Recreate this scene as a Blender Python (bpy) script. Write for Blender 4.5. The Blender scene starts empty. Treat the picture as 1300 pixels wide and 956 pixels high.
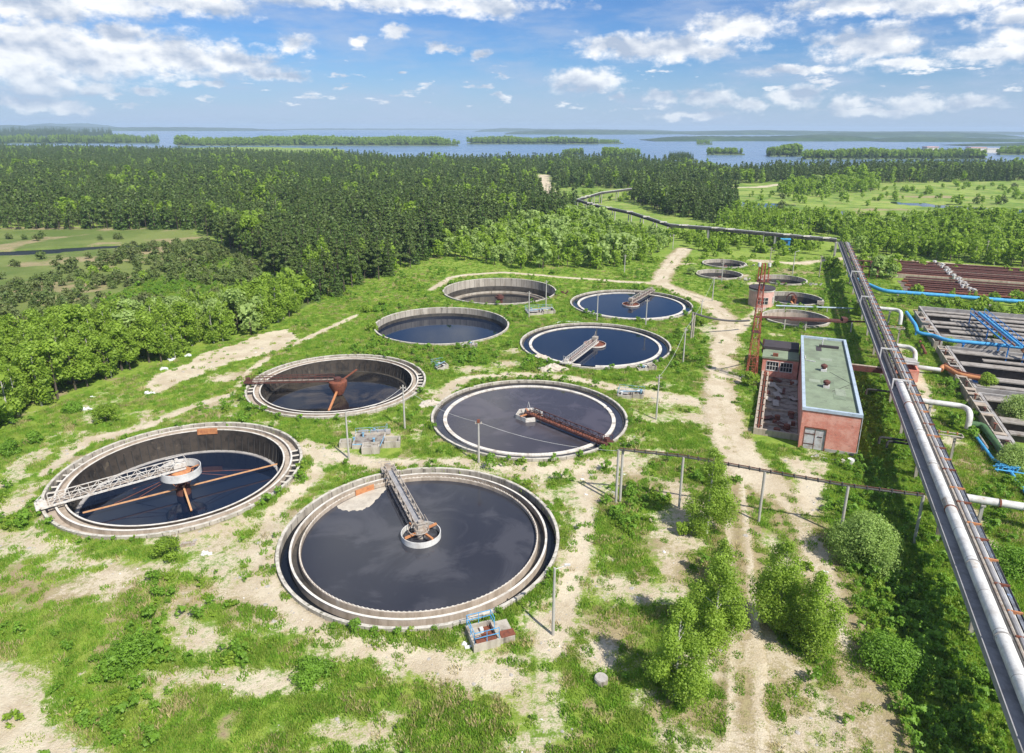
import bpy, math, random
import numpy as np
random.seed(7); rng = np.random.default_rng(7)
R_ = math.radians
S = bpy.context.scene
COL = S.collection
# ------------------------------------------------------------------ camera
FPX = 869.4; PITCH = R_(17.3126); ROLL = R_(0.2494); CAMZ = 42.67
_c, _s = math.cos(PITCH), math.sin(PITCH)
_R0 = np.array([1, 0, 0.]); FW = np.array([0, _c, -_s]); _D0 = np.array([0, -_s, -_c])
RT = math.cos(ROLL)*_R0 - math.sin(ROLL)*_D0
DN = math.sin(ROLL)*_R0 + math.cos(ROLL)*_D0
def ray(px, py): return FW + (px-650)/FPX*RT + (py-433)/FPX*DN
def G(px, py, z=0.0):
    """the place at height z that the survey of the photograph gives for a pixel"""
    d = ray(px, py); t = (z-CAMZ)/d[2]
    return (float(d[0]*t), float(d[1]*t))
def proj(x, y, z):
    v = np.stack([x, y, z-CAMZ], -1); k = v@FW
    return 650+FPX*(v@RT)/k, 433+FPX*(v@DN)/k, k
AX = R_(21.6)                                  # the plant's own axis
def UV(u, v): return (math.sin(AX)*u+math.cos(AX)*v, math.cos(AX)*u-math.sin(AX)*v)
from mathutils import Matrix, Vector
cam = bpy.data.cameras.new('camera'); co = bpy.data.objects.new('camera', cam); COL.objects.link(co)
cam.sensor_fit = 'HORIZONTAL'; cam.sensor_width = 36; cam.lens = 36*FPX/1300; cam.shift_y = -45/1300
cam.clip_start = 1; cam.clip_end = 60000
m = Matrix.Identity(4)
for i in range(3):
    m[i][0] = RT[i]; m[i][1] = -DN[i]; m[i][2] = -FW[i]
m[2][3] = CAMZ
co.matrix_world = m; S.camera = co
# ------------------------------------------------------------------ mesh helpers
class MB:
    def __init__(s): s.v = []; s.f = []
    def add(s, vs, fs):
        n = len(s.v); s.v += [tuple(map(float, v)) for v in vs]; s.f += [tuple(n+i for i in f) for f in fs]; return s
    def box(s, x0, x1, y0, y1, z0, z1):
        return s.add([(x0,y0,z0),(x1,y0,z0),(x1,y1,z0),(x0,y1,z0),(x0,y0,z1),(x1,y0,z1),(x1,y1,z1),(x0,y1,z1)],
                     [(3,2,1,0),(4,5,6,7),(0,1,5,4),(1,2,6,5),(2,3,7,6),(3,0,4,7)])
    def beam(s, a, b, w, h=None, roll_up=(0,0,1)):
        h = h or w; a = Vector(a); b = Vector(b); d = (b-a).normalized(); up = Vector(roll_up)
        if abs(d.dot(up)) > .99: up = Vector((1,0,0))
        x = d.cross(up).normalized()*w/2; y = x.cross(d).normalized()*h/2
        p = [a-x-y, a+x-y, a+x+y, a-x+y, b-x-y, b+x-y, b+x+y, b-x+y]
        return s.add(p, [(3,2,1,0),(4,5,6,7),(0,1,5,4),(1,2,6,5),(2,3,7,6),(3,0,4,7)])
    def tube(s, pts, r, n=10, caps=True, bend=0.0):
        pts = [Vector(p) for p in pts]
        if bend > 0 and len(pts) > 2:
            q = [pts[0]]
            for i in range(1, len(pts)-1):
                a, b, c = pts[i-1], pts[i], pts[i+1]
                k = min(bend, (a-b).length*.48, (c-b).length*.48)
                p0 = b+(a-b).normalized()*k; p1 = b+(c-b).normalized()*k
                for t in (0, .25, .5, .75, 1): q.append(p0*(1-t)**2+b*2*t*(1-t)+p1*t*t)
            q.append(pts[-1]); pts = q
        rr = r if isinstance(r, (list, tuple)) else [r]*len(pts)
        up = None; rings = []
        for i, p in enumerate(pts):
            d = ((pts[min(i+1, len(pts)-1)]-p).normalized()+(p-pts[max(i-1, 0)]).normalized()).normalized()
            if up is None: up = Vector((0,0,1)) if abs(d.z) < .9 else Vector((1,0,0))
            x = d.cross(up).normalized(); up = x.cross(d).normalized()
            rings.append([p+(x*math.cos(t)+up*math.sin(t))*rr[i] for t in [2*math.pi*j/n for j in range(n)]])
        vs = [v for g in rings for v in g]; fs = []
        for i in range(len(rings)-1):
            for j in range(n): fs.append((i*n+j, i*n+(j+1) % n, (i+1)*n+(j+1) % n, (i+1)*n+j))
        if caps: fs.append(tuple(range(n))[::-1]); fs.append(tuple((len(rings)-1)*n+j for j in range(n)))
        return s.add(vs, fs)
    def lathe(s, prof, n=96, closed=True, cx=0, cy=0, a0=0, a1=2*math.pi):
        full = abs(a1-a0-2*math.pi) < 1e-6; k = n if full else n+1; m_ = len(prof)
        vs = [(cx+r*math.cos(a0+(a1-a0)*i/n), cy+r*math.sin(a0+(a1-a0)*i/n), z) for i in range(k) for r, z in prof]
        fs = []
        for i in range(n):
            i2 = (i+1) % k
            for j in range(m_ if closed else m_-1):
                j2 = (j+1) % m_
                fs.append((i*m_+j, i2*m_+j, i2*m_+j2, i*m_+j2))
        if closed and not full: fs += [tuple(range(m_)), tuple(n*m_+j for j in range(m_))[::-1]]
        return s.add(vs, fs)
    def ring(s, r0, r1, z0, z1, n=96, **k): return s.lathe([(r1,z0),(r1,z1),(r0,z1),(r0,z0)], n, **k)
    def disc(s, r, z, n=96, cx=0, cy=0):
        return s.add([(cx+r*math.cos(2*math.pi*i/n), cy+r*math.sin(2*math.pi*i/n), z) for i in range(n)], [tuple(range(n))])
    def cyl(s, x, y, r, z0, z1, n=16, r1=None):
        r1 = r if r1 is None else r1
        vs = [(x+q*math.cos(2*math.pi*i/n), y+q*math.sin(2*math.pi*i/n), z) for q, z in ((r,z0),(r1,z1)) for i in range(n)]
        return s.add(vs, [(i, (i+1) % n, n+(i+1) % n, n+i) for i in range(n)]+[tuple(range(n))[::-1], tuple(range(n, 2*n))])
    def mesh(s, name, mat, smooth=False):
        me = bpy.data.meshes.new(name); me.from_pydata(s.v, [], s.f)
        for q in (mat if isinstance(mat, (list, tuple)) else [mat]): me.materials.append(q)
        if smooth:
            me.polygons.foreach_set('use_smooth', [True]*len(me.polygons)); me.set_sharp_from_angle(angle=R_(35))
        return me
def tag(o, label=None, cat=None, group=None, kind=None):
    if label: o['label'] = label
    if cat: o['category'] = cat
    if group: o['group'] = group
    if kind: o['kind'] = kind
    return o
def thing(name, label, cat, loc=(0,0,0), rz=0.0, group=None):
    o = bpy.data.objects.new(name, None); COL.objects.link(o); o.empty_display_size = .5
    o.location = loc; o.rotation_euler = (0,0,rz); return tag(o, label, cat, group)
def part(name, mb, mat, parent=None, smooth=False, label=None, kind=None, loc=None, rz=None):
    me = mb if isinstance(mb, bpy.types.Mesh) else mb.mesh(name, mat, smooth)
    o = bpy.data.objects.new(name, me); COL.objects.link(o); o.parent = parent
    if loc: o.location = loc
    if rz is not None: o.rotation_euler.z = rz
    return tag(o, label, kind=kind)
def solo(name, mb, mat, label, cat, loc=(0,0,0), rz=0.0, group=None, smooth=False):
    o = part(name, mb, mat, None, smooth, loc=loc, rz=rz); return tag(o, label, cat, group)
def copy_tree(o, parent=None):
    c = o.copy(); COL.objects.link(c); c.parent = parent
    for ch in [x for x in bpy.data.objects if x.parent is o]: copy_tree(ch, c)
    return c
# ------------------------------------------------------------------ materials
class NT:
    def __init__(s, tree): s.t = tree; s.n = tree.nodes; s.l = tree.links
    def node(s, ty, **kw):
        nd = s.n.new(ty)
        for k, v in kw.items(): setattr(nd, k, v)
        return nd
    def put(s, sock, val):
        if isinstance(val, bpy.types.NodeSocket): s.l.new(val, sock)
        elif val is not None: sock.default_value = val
    def math(s, op, a, b=None, c=None, clamp=False):
        nd = s.node('ShaderNodeMath', operation=op, use_clamp=clamp)
        for i, v in enumerate((a, b, c)):
            if v is not None: s.put(nd.inputs[i], v)
        return nd.outputs[0]
    def vmath(s, op, a, b=None, c=None):
        nd = s.node('ShaderNodeVectorMath', operation=op)
        for i, v in enumerate((a, b, c)):
            if v is not None: s.put(nd.inputs[i], v)
        return nd.outputs['Value'] if op in ('LENGTH', 'DOT_PRODUCT') else nd.outputs[0]
    def noise(s, vec, scale, detail=4, rough=.55, out='Fac', dist=0.0):
        nd = s.node('ShaderNodeTexNoise'); s.put(nd.inputs['Vector'], vec)
        nd.inputs['Scale'].default_value = scale; nd.inputs['Detail'].default_value = detail
        nd.inputs['Roughness'].default_value = rough; nd.inputs['Distortion'].default_value = dist
        return nd.outputs[out]
    def mix(s, f, a, b, blend='MIX'):
        nd = s.node('ShaderNodeMix', data_type='RGBA', blend_type=blend)
        s.put(nd.inputs[0], f); s.put(nd.inputs[6], a); s.put(nd.inputs[7], b); return nd.outputs[2]
    def ramp(s, v, a, b):                       # smooth step from a to b
        nd = s.node('ShaderNodeMapRange', interpolation_type='SMOOTHSTEP')
        s.put(nd.inputs[0], v); s.put(nd.inputs[1], a); s.put(nd.inputs[2], b); return nd.outputs[0]
def c4(c): return (c[0], c[1], c[2], 1.0)
def newmat(name):
    mt = bpy.data.materials.new(name); mt.use_nodes = True; mt.node_tree.nodes.clear()
    t = NT(mt.node_tree); out = t.node('ShaderNodeOutputMaterial'); b = t.node('ShaderNodeBsdfPrincipled')
    t.l.new(b.outputs[0], out.inputs[0]); return mt, t, b, out
def weathered(name, base, second=None, amount=.5, scale=1.5, fine=12, rough=.85, metal=0.0, bump=.3, streak=False, third=None, thr=.58, spec=.4):
    mt, t, b, out = newmat(name); tc = t.node('ShaderNodeTexCoord').outputs['Object']
    second = second or tuple(x*.55 for x in base)
    vec = tc
    if streak:
        mp = t.node('ShaderNodeMapping'); t.l.new(tc, mp.inputs[0]); mp.inputs['Scale'].default_value = (1,1,.15); vec = mp.outputs[0]
    n1 = t.noise(vec, scale, 5, .65); n2 = t.noise(tc, fine, 3, .6)
    f = t.math('MULTIPLY', t.ramp(n1, .42, .68), amount*1.3, clamp=True)
    col = t.mix(f, c4(base), c4(second))
    col = t.mix(t.math('MULTIPLY', t.ramp(n2, .3, .7), .35), col, c4(tuple(x*.62 for x in base)))
    if third:
        n3 = t.noise(vec, scale*.6+.37, 6, .7); col = t.mix(t.ramp(n3, thr, thr+.07), col, c4(third))
    t.put(b.inputs['Base Color'], col); b.inputs['Roughness'].default_value = rough; b.inputs['Metallic'].default_value = metal
    b.inputs['Specular IOR Level'].default_value = spec
    if bump:
        bp = t.node('ShaderNodeBump'); bp.inputs['Strength'].default_value = bump; bp.inputs['Distance'].default_value = .03
        t.put(bp.inputs['Height'], n2); t.l.new(bp.outputs[0], b.inputs['Normal'])
    return mt
M = {}
M['conc'] = weathered('pale_concrete', (.44,.40,.335), (.25,.215,.17), .85, .8, 6, streak=True, third=(.13,.115,.09), thr=.57)
M['conc_pale'] = weathered('pale_worn_coping', (.56,.52,.45), (.33,.30,.24), .9, 1.3, 8, third=(.16,.15,.11), thr=.57)
M['conc_black'] = weathered('black_stained_wall', (.060,.048,.038), (.020,.017,.015), .9, .7, 5, rough=.6, third=(.105,.085,.062), thr=.60)
M['conc_tan'] = weathered('stained_concrete', (.42,.35,.28), (.25,.20,.15), .7, 1.1, 7, streak=True, third=(.45,.41,.35), thr=.6)
M['conc_white'] = weathered('white_rendered_edge', (.68,.64,.57), (.42,.37,.31), .7, .9, 9, third=(.30,.24,.18), thr=.60)
M['conc_grey'] = weathered('grey_concrete', (.37,.35,.33), (.23,.21,.20), .7, .5, 4, third=(.10,.10,.10), thr=.64)
M['conc_wet'] = weathered('wet_dark_concrete', (.070,.062,.052), (.030,.027,.024), .8, .8, 5, rough=.45, third=(.13,.115,.09), thr=.6)
M['conc_tar'] = weathered('tarred_wall', (.045,.042,.04), (.02,.019,.018), .7, .9, 5, rough=.7, third=(.13,.12,.10), thr=.62)
M['sed'] = weathered('dried_sediment', (.22,.18,.14), (.09,.075,.06), .7, .4, 3, rough=.7, third=(.20,.16,.12), thr=.58)
M['rust'] = weathered('rusty_iron', (.20,.065,.035), (.10,.035,.022), .7, 2.2, 9, rough=.8, third=(.33,.14,.07), thr=.62)
M['rust_dark'] = weathered('dark_rusty_iron', (.115,.042,.032), (.05,.024,.02), .7, 2, 8, rough=.8)
M['paleorange'] = weathered('pale_orange_painted_steel', (.60,.33,.16), (.40,.18,.09), .6, 1.8, 9, rough=.75)
M['orange'] = weathered('orange_rust_steel', (.50,.22,.09), (.30,.10,.05), .6, 1.8, 9, rough=.75)
M['redlead'] = weathered('red_painted_steel', (.36,.075,.045), (.16,.05,.035), .6, 1.6, 9, rough=.65)
M['whitesteel'] = weathered('white_painted_steel', (.62,.59,.54), (.36,.28,.21), .6, 2.5, 10, rough=.6, third=(.28,.13,.07), thr=.66)
M['palerust'] = weathered('pale_peeling_steel', (.40,.36,.31), (.24,.17,.12), .8, 2.2, 9, rough=.75)
M['silver'] = weathered('galvanised_cladding', (.64,.63,.60), (.46,.44,.41), .8, .8, 7, rough=.6, metal=.0, third=(.34,.25,.17), thr=.62)
M['deck'] = weathered('grey_deck', (.31,.305,.31), (.20,.195,.195), .7, .8, 5, rough=.8)
M['black'] = weathered('black_pipe', (.035,.033,.032), (.02,.02,.02), .5, 2, 8, rough=.6)
M['darkgrey'] = weathered('dark_cables', (.085,.08,.078), (.04,.038,.036), .6, 2, 8, rough=.8)
M['blue'] = weathered('bright_blue_paint', (.07,.36,.66), (.05,.24,.46), .7, 1.2, 6, rough=.65, third=(.30,.42,.50), thr=.68)
M['deepblue'] = weathered('strong_blue_paint', (.03,.22,.56), (.03,.14,.36), .7, 1.5, 6, rough=.65, third=(.22,.27,.33), thr=.64)
M['paleblue'] = weathered('pale_blue_metal', (.42,.50,.58), (.28,.33,.37), .6, 1.2, 6, rough=.5)
M['fadedblue'] = weathered('faded_chipped_blue', (.20,.38,.52), (.17,.24,.28), .8, 2.5, 9, rough=.75, third=(.30,.22,.16), thr=.58)
M['green'] = weathered('green_pipe_paint', (.075,.16,.06), (.045,.09,.035), .6, 1.5, 6, rough=.7)
M['roof'] = weathered('green_grey_roofing', (.215,.265,.175), (.155,.185,.125), .9, .35, 2, rough=.9, third=(.09,.09,.07), thr=.63)
M['roofdark'] = weathered('dark_roofing', (.055,.045,.05), (.035,.03,.033), .6, .8, 4, rough=.9)
M['pole'] = weathered('grey_concrete_pole', (.44,.42,.38), (.30,.27,.23), .5, 2, 8, rough=.85, streak=True)
M['pink'] = weathered('faded_pink_plaster', (.64,.38,.32), (.45,.29,.25), .7, .7, 4, rough=.9, third=(.5,.46,.42), thr=.64)
M['gate'] = weathered('grey_steel_gate', (.50,.50,.52), (.27,.20,.16), .6, 1.2, 7, rough=.6, third=(.25,.12,.07), thr=.65)
M['glass'] = weathered('dusty_glass', (.03,.035,.04), (.06,.06,.06), .5, 2, 5, rough=.15, bump=0)
M['ruinfloor'] = weathered('littered_concrete_floor', (.30,.275,.24), (.12,.10,.085), .9, .9, 4, third=(.16,.085,.06), thr=.57)
M['rubble'] = weathered('broken_concrete', (.42,.39,.35), (.24,.22,.19), .6, 2, 6)
M['trash'] = weathered('white_debris', (.72,.72,.72), (.5,.5,.5), .4, 3, 8)
M['bark'] = weathered('dark_bark', (.11,.085,.065), (.05,.04,.032), .7, 3, 12)
M['birchbark'] = weathered('birch_bark', (.50,.47,.42), (.10,.09,.08), .6, 2.2, 9)
def ringmat():
    mt = M['conc'].copy(); mt.name = 'concrete_ring_panels'; t = NT(mt.node_tree); b = [n for n in t.n if n.type == 'BSDF_PRINCIPLED'][0]
    tc = t.node('ShaderNodeTexCoord').outputs['Object']; sp = t.node('ShaderNodeSeparateXYZ'); t.l.new(tc, sp.inputs[0])
    a = t.math('MULTIPLY', t.math('ARCTAN2', sp.outputs[1], sp.outputs[0]), 60/6.28318); f = t.math('FRACT', a)
    src = b.inputs['Base Color'].links[0].from_socket
    wn = t.node('ShaderNodeTexWhiteNoise', noise_dimensions='1D'); t.put(wn.inputs['W'], t.math('FLOOR', a))
    col = t.mix(t.math('MULTIPLY', wn.outputs[0], .35), src, c4((.20,.18,.15)))
    col = t.mix(t.math('LESS_THAN', f, .05), col, c4((.07,.06,.055))); t.put(b.inputs['Base Color'], col); return mt
M['conc_ring'] = ringmat()
def brickmat():
    mt, t, b, out = newmat('red_brickwork'); tc = t.node('ShaderNodeTexCoord').outputs['Object']
    sp = t.node('ShaderNodeSeparateXYZ'); t.l.new(tc, sp.inputs[0])
    cb = t.node('ShaderNodeCombineXYZ'); t.put(cb.inputs[0], t.math('ADD', sp.outputs[0], sp.outputs[1])); t.put(cb.inputs[1], sp.outputs[2])
    br = t.node('ShaderNodeTexBrick'); t.l.new(cb.outputs[0], br.inputs[0]); br.inputs['Scale'].default_value = 1
    br.inputs['Brick Width'].default_value = .27; br.inputs['Row Height'].default_value = .082; br.inputs['Mortar Size'].default_value = .008
    br.inputs[1].default_value = c4((.66,.20,.13)); br.inputs[2].default_value = c4((.52,.15,.10)); br.inputs[3].default_value = c4((.38,.31,.27))
    n = t.noise(tc, .55, 6, .75); w = t.ramp(n, .44, .60)
    col = t.mix(t.math('MULTIPLY', w, .55), br.outputs[0], c4((.70,.40,.32)))
    n2 = t.noise(tc, 1.3, 6, .7); col = t.mix(t.math('MULTIPLY', t.ramp(n2, .58, .7), .7), col, c4((.17,.07,.055)))
    t.put(b.inputs['Base Color'], col); b.inputs['Roughness'].default_value = .9
    return mt
M['brick'] = brickmat()
def watermat(name, base, rough, bump=.05, scale=.6, murk=None, spec=.5):
    mt, t, b, out = newmat(name); tc = t.node('ShaderNodeTexCoord').outputs['Object']
    col = c4(base)
    if murk: col = t.mix(t.ramp(t.noise(tc, .16, 5, .6, dist=.8), .45, .62), c4(base), c4(murk))
    t.put(b.inputs['Base Color'], col); b.inputs['IOR'].default_value = 1.45 if 'grey' in name else 1.33; b.inputs['Specular IOR Level'].default_value = spec
    rn = t.noise(tc, .12, 4, .6, dist=1.0)
    t.put(b.inputs['Roughness'], t.math('ADD', t.math('MULTIPLY', t.ramp(rn, .4, .62), rough), rough*.25))
    bp = t.node('ShaderNodeBump'); bp.inputs['Strength'].default_value = bump; bp.inputs['Distance'].default_value = .05
    mp = t.node('ShaderNodeMapping'); t.l.new(tc, mp.inputs[0]); mp.inputs['Scale'].default_value = (1,2.2,1); mp.inputs['Rotation'].default_value = (0,0,.5)
    t.put(bp.inputs['Height'], t.noise(mp.outputs[0], scale*3, 5, .62)); t.l.new(bp.outputs[0], b.inputs['Normal'])
    return mt
M['w_blue'] = watermat('clear_blue_black_water', (.006,.012,.028), .05)
M['w_grey'] = watermat('grey_sludge_water', (.030,.031,.039), .04, .10, .5, (.055,.055,.064))
M['w_violet'] = watermat('greasy_grey_water', (.046,.041,.048), .12, .12, .8, (.072,.063,.073))
M['w_mud'] = watermat('muddy_shallow_water', (.012,.012,.014), .05, .04, .5, (.055,.045,.034))
M['w_black'] = watermat('black_channel_water', (.008,.010,.014), .05, .06)
M['w_ditch'] = weathered('dark_ditch_water', (.015,.02,.02), (.03,.035,.03), .5, .05, .4, rough=.5, bump=0, spec=.1)
def lakemat():
    mt, t, b, out = newmat('lake_water'); tc = t.node('ShaderNodeTexCoord').outputs['Object']
    mp = t.node('ShaderNodeMapping'); t.l.new(tc, mp.inputs[0]); mp.inputs['Scale'].default_value = (.0009,.004,1)
    f = t.ramp(t.noise(mp.outputs[0], 1, 5, .6), .42, .62)
    t.put(b.inputs['Base Color'], t.mix(f, c4((.11,.18,.29)), c4((.15,.23,.34))))
    t.put(b.inputs['Roughness'], t.math('ADD', t.math('MULTIPLY', f, .10), .22)); b.inputs['IOR'].default_value = 1.33
    bp = t.node('ShaderNodeBump'); bp.inputs['Strength'].default_value = .8; bp.inputs['Distance'].default_value = .6
    t.put(bp.inputs['Height'], t.noise(tc, .12, 6, .7)); t.l.new(bp.outputs[0], b.inputs['Normal'])
    return mt
M['lake'] = lakemat()
def leafmat(name, a, b_, c, trans=.35):
    mt, t, b, out = newmat(name)
    ge = t.node('ShaderNodeNewGeometry'); oi = t.node('ShaderNodeObjectInfo')
    rp = ge.outputs['Random Per Island']
    col = t.mix(rp, c4(a), c4(b_))
    col = t.mix(t.math('MULTIPLY', oi.outputs['Random'], .75), col, c4(c))
    wp = ge.outputs['Position']; nz = t.noise(wp, .45, 3, .5)
    col = t.mix(t.math('MULTIPLY', t.ramp(nz, .4, .65), .35), col, c4(tuple(x*1.5 for x in b_)))
    t.put(b.inputs['Base Color'], col); b.inputs['Roughness'].default_value = .55; b.inputs['Specular IOR Level'].default_value = .35
    tr = t.node('ShaderNodeBsdfTranslucent'); t.put(tr.inputs[0], t.mix(.5, col, c4((b_[0]*1.4, b_[1]*1.5, b_[2]*.6))))
    mx = t.node('ShaderNodeMixShader'); mx.inputs[0].default_value = trans
    t.l.new(b.outputs[0], mx.inputs[1]); t.l.new(tr.outputs[0], mx.inputs[2]); t.l.new(mx.outputs[0], out.inputs[0])
    return mt
M['l_birch'] = leafmat('birch_leaves', (.16,.25,.028), (.30,.42,.055), (.25,.37,.045), .48)
M['l_broad'] = leafmat('alder_leaves', (.14,.24,.024), (.28,.40,.045), (.30,.42,.055), .48)
M['l_pale'] = leafmat('willow_leaves', (.22,.31,.09), (.38,.48,.17), (.28,.40,.09), .45)
M['l_conif'] = leafmat('conifer_needles', (.036,.078,.014), (.078,.140,.024), (.095,.145,.028), .24)
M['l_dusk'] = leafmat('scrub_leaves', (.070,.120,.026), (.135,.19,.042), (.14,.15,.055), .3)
M['l_weed'] = leafmat('weed_leaves', (.105,.22,.020), (.21,.37,.040), (.18,.32,.034), .45)
M['l_grass'] = leafmat('grass_blades', (.165,.285,.028), (.29,.42,.055), (.38,.41,.11), .45)
# ------------------------------------------------------------------ tank survey (x, y, radius)
TANKS = {1:(-42.4,78.75,15),2:(-9.8,64.8,15),3:(2.7,97.2,15),4:(-30.05,110.8,15.1),5:(-15.7,147.5,15.05),6:(16.97,133.8,15.3),
         7:(29.85,167.2,15.2),8:(-3.4,181.4,15.4),11:(69.4,221.7,7.0),12:(62.8,204.5,6.9),13:(79.2,196.8,6.7),14:(73.2,173.8,7.3),15:(66.3,154.6,7.5)}
# ------------------------------------------------------------------ ground masks
def poly_world(pts, z=0): return [G(x, y, z) for x, y in pts]
def in_poly(X, Y, P):
    r = np.zeros(X.shape, bool); j = len(P)-1
    for i in range(len(P)):
        xi, yi = P[i]; xj, yj = P[j]
        c = ((yi > Y) != (yj > Y)) & (X < (xj-xi)*(Y-yi)/((yj-yi) or 1e-9)+xi); r ^= c; j = i
    return r
def dist_line(X, Y, P):
    d = np.full(X.shape, 1e9)
    for (x0,y0),(x1,y1) in zip(P[:-1], P[1:]):
        dx, dy = x1-x0, y1-y0; L = dx*dx+dy*dy or 1e-9
        t = np.clip(((X-x0)*dx+(Y-y0)*dy)/L, 0, 1); d = np.minimum(d, np.hypot(X-x0-t*dx, Y-y0-t*dy))
    return d
def vnoise(X, Y, sc, seed=0):                    # smooth value noise
    r = np.random.default_rng(seed+991).random((256,256)); x = X/sc+57.3; y = Y/sc+31.7
    xi = np.floor(x).astype(int); yi = np.floor(y).astype(int); fx = x-xi; fy = y-yi
    fx = fx*fx*(3-2*fx); fy = fy*fy*(3-2*fy); a = lambda i, j: r[(xi+i) % 256, (yi+j) % 256]
    return (a(0,0)*(1-fx)+a(1,0)*fx)*(1-fy)+(a(0,1)*(1-fx)+a(1,1)*fx)*fy
def fbm(X, Y, sc, seed=0, o=4): return sum(vnoise(X, Y, sc/2**k, seed+k)/2**k for k in range(o))/sum(1/2**k for k in range(o))
MAIN_ROAD = poly_world([(868,316),(845,343),(838,360),(868,372),(902,384),(922,405),(922,430),(915,470),(914,510),(922,550),(945,590),(985,625),(1010,655),(1030,690),(1048,735),(1064,790),(1085,850),(1110,930),(1140,1040)])
SPUR = poly_world([(838,360),(790,358),(740,354),(690,350),(640,346),(600,348),(572,352),(548,368)])
TRACK = poly_world([(930,575),(932,620),(936,670),(940,720),(944,780),(946,850),(946,960)])
GREYROAD = poly_world([(-170,835),(-90,862),(-20,892),(25,935),(65,990),(120,1080)])
FARROAD = [(poly_world([(960,331),(1010,335),(1100,325),(1150,331),(1220,336),(1320,345)]), 2.2)]
FARROAD.append((poly_world([(690,222),(692,236),(700,248),(706,262)]), 5))
FARROAD.append((poly_world([(905,238),(960,238),(1010,232),(1060,229)]), 4))
LINES = [(MAIN_ROAD[:12], 2.4), (MAIN_ROAD[11:], 1.15), (SPUR, 1.2), (GREYROAD, 2.8), (poly_world([(375,436),(403,423),(453,400)]), .9),
  (poly_world([(60,600),(107,562),(188,540),(245,515),(298,500)]), 1.2), (poly_world([(298,500),(318,470),(340,455)]), .8),
  (poly_world([(560,505),(590,480),(650,475),(720,480),(800,496),(880,510)]), 1.6), (poly_world([(380,562),(420,578),(480,590),(560,590),(640,592),(720,600),(790,585)]), 1.5),
  (poly_world([(380,570),(400,600),(350,650),(330,700)]), 1.5), (poly_world([(740,600),(745,650),(735,700),(720,760),(700,820)]), 1.3),
  (poly_world([(330,700),(345,760),(420,800),(500,825),(560,850),(640,860)]), 1.5), (poly_world([(1010,585),(1030,610),(1020,650)]), 1.6),
  (poly_world([(925,430),(960,395),(985,380)]), 1.4), (poly_world([(1130,440),(1160,470),(1175,520)]), 1.6)]+FARROAD
PATCH = [(20,640,3,4),(60,690,5,3),(110,715,6,2),(45,620,3,2.5),(146,732,5,2.6),(200,720,4,2),(249,813,3.5,2.6),(311,703,6,2.5),(330,745,5,3),(350,680,3,4),(400,580,5,4),(395,790,7,2.6),(460,825,6,2.2),
  (280,860,10,1.4),(330,870,8,1.6),(700,500,7,3),(640,462,5,3),(600,468,5,3),(560,500,4,3),(850,510,7,5),(880,530,5,4),(830,490,5,3),(780,560,6,3),(740,590,8,3),(690,640,3,4),(720,700,4,4),(700,790,4,3),(745,620,4,3),
  (780,740,4,3),(905,420,6,8),(925,440,6,6),(940,480,3,3),(500,600,9,1.5),(610,600,8,1.6),(665,605,7,1.8),
  (690,455,6,3),(650,445,3,3),(280,480,4,4),(1140,440,3,4),(1175,525,2,2.5),(1205,560,2.5,2.5),(1235,660,2.5,3),(1255,690,2,3),(1110,470,2,2),(1010,335,5,3),(960,360,6,3),(870,335,5,2),(940,350,4,2),(985,425,3,2),(1020,430,2,1),
  (760,830,3,2.5),(590,800,2,1.2),(550,835,6,1.6),(640,835,5,1.6),(480,790,3,1.2),(450,550,2,1)]
DRY = [(900,800,6,5),(1000,850,6,5),(980,900,9,5),(880,900,8,4),(820,620,5,3),(800,680,5,4),(870,720,6,5),(60,760,8,5),(20,740,6,5),(190,620,0.1,.1),(840,690,9,9),(900,640,7,7),(870,620,6,6),(150,740,10,6),(330,760,9,5),(250,760,8,5),(780,600,8,5),(560,640,0.1,.1),(120,330,30,12),(20,405,14,8),(60,290,30,10),(230,330,20,8),(170,560,9,3),(280,530,8,5),(350,450,8,6),
  (420,370,10,8),(600,360,14,6),(930,350,14,8),(1000,345,16,8),(910,470,5,6),(1210,640,6,6),(1230,590,5,6),(950,760,4,12),(960,830,6,6),(1010,790,4,6),(780,800,6,5),(1060,270,40,14),(1120,266,30,10),(1190,250,60,14),(140,390,14,8),(60,360,18,8)]
SLUDGE_PATCH = poly_world([(183,492),(195,478),(232,462),(262,447),(300,437),(330,424),(372,416),(386,424),(372,440),(330,452),(285,463),(262,474),(228,487),(198,502)])
PONDS = [poly_world(p, -.5) for p in ([(930,256),(960,258),(1010,259),(1012,262),(960,264),(935,262)],[(1038,270),(1064,267),(1078,271),(1066,278),(1042,276)],
   [(1128,256),(1170,258),(1230,263),(1310,267),(1310,272),(1230,268),(1170,262),(1128,259)],[(-20,321),(60,317),(120,313),(180,311),(186,314),(120,318),(60,324),(-20,327)],[(690,283),(700,284),(760,288),(700,287)])]
BASIN = (113.5, 189.5, 32.6, 80)                 # U0 U1 V0 V1 rectangular aeration basins
BED = (206, 258, 31.0, 95)
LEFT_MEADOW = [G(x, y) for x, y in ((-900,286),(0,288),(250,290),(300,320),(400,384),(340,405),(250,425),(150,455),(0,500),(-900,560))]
def uvof(X, Y): return math.sin(AX)*X+math.cos(AX)*Y, math.cos(AX)*X-math.sin(AX)*Y
NEAR_SHORE = poly_world([(-900,187),(0,187),(200,188),(330,186),(430,189),(455,197),(500,205),(560,206),(640,207),(700,203),(760,203),(830,208),(900,217),(960,221),(990,216),(1080,214),(1200,212),(1300,212),(2100,212)])
def shore_y(X): 
    P = sorted(NEAR_SHORE); return np.interp(X, [p[0] for p in P], [p[1] for p in P])
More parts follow.
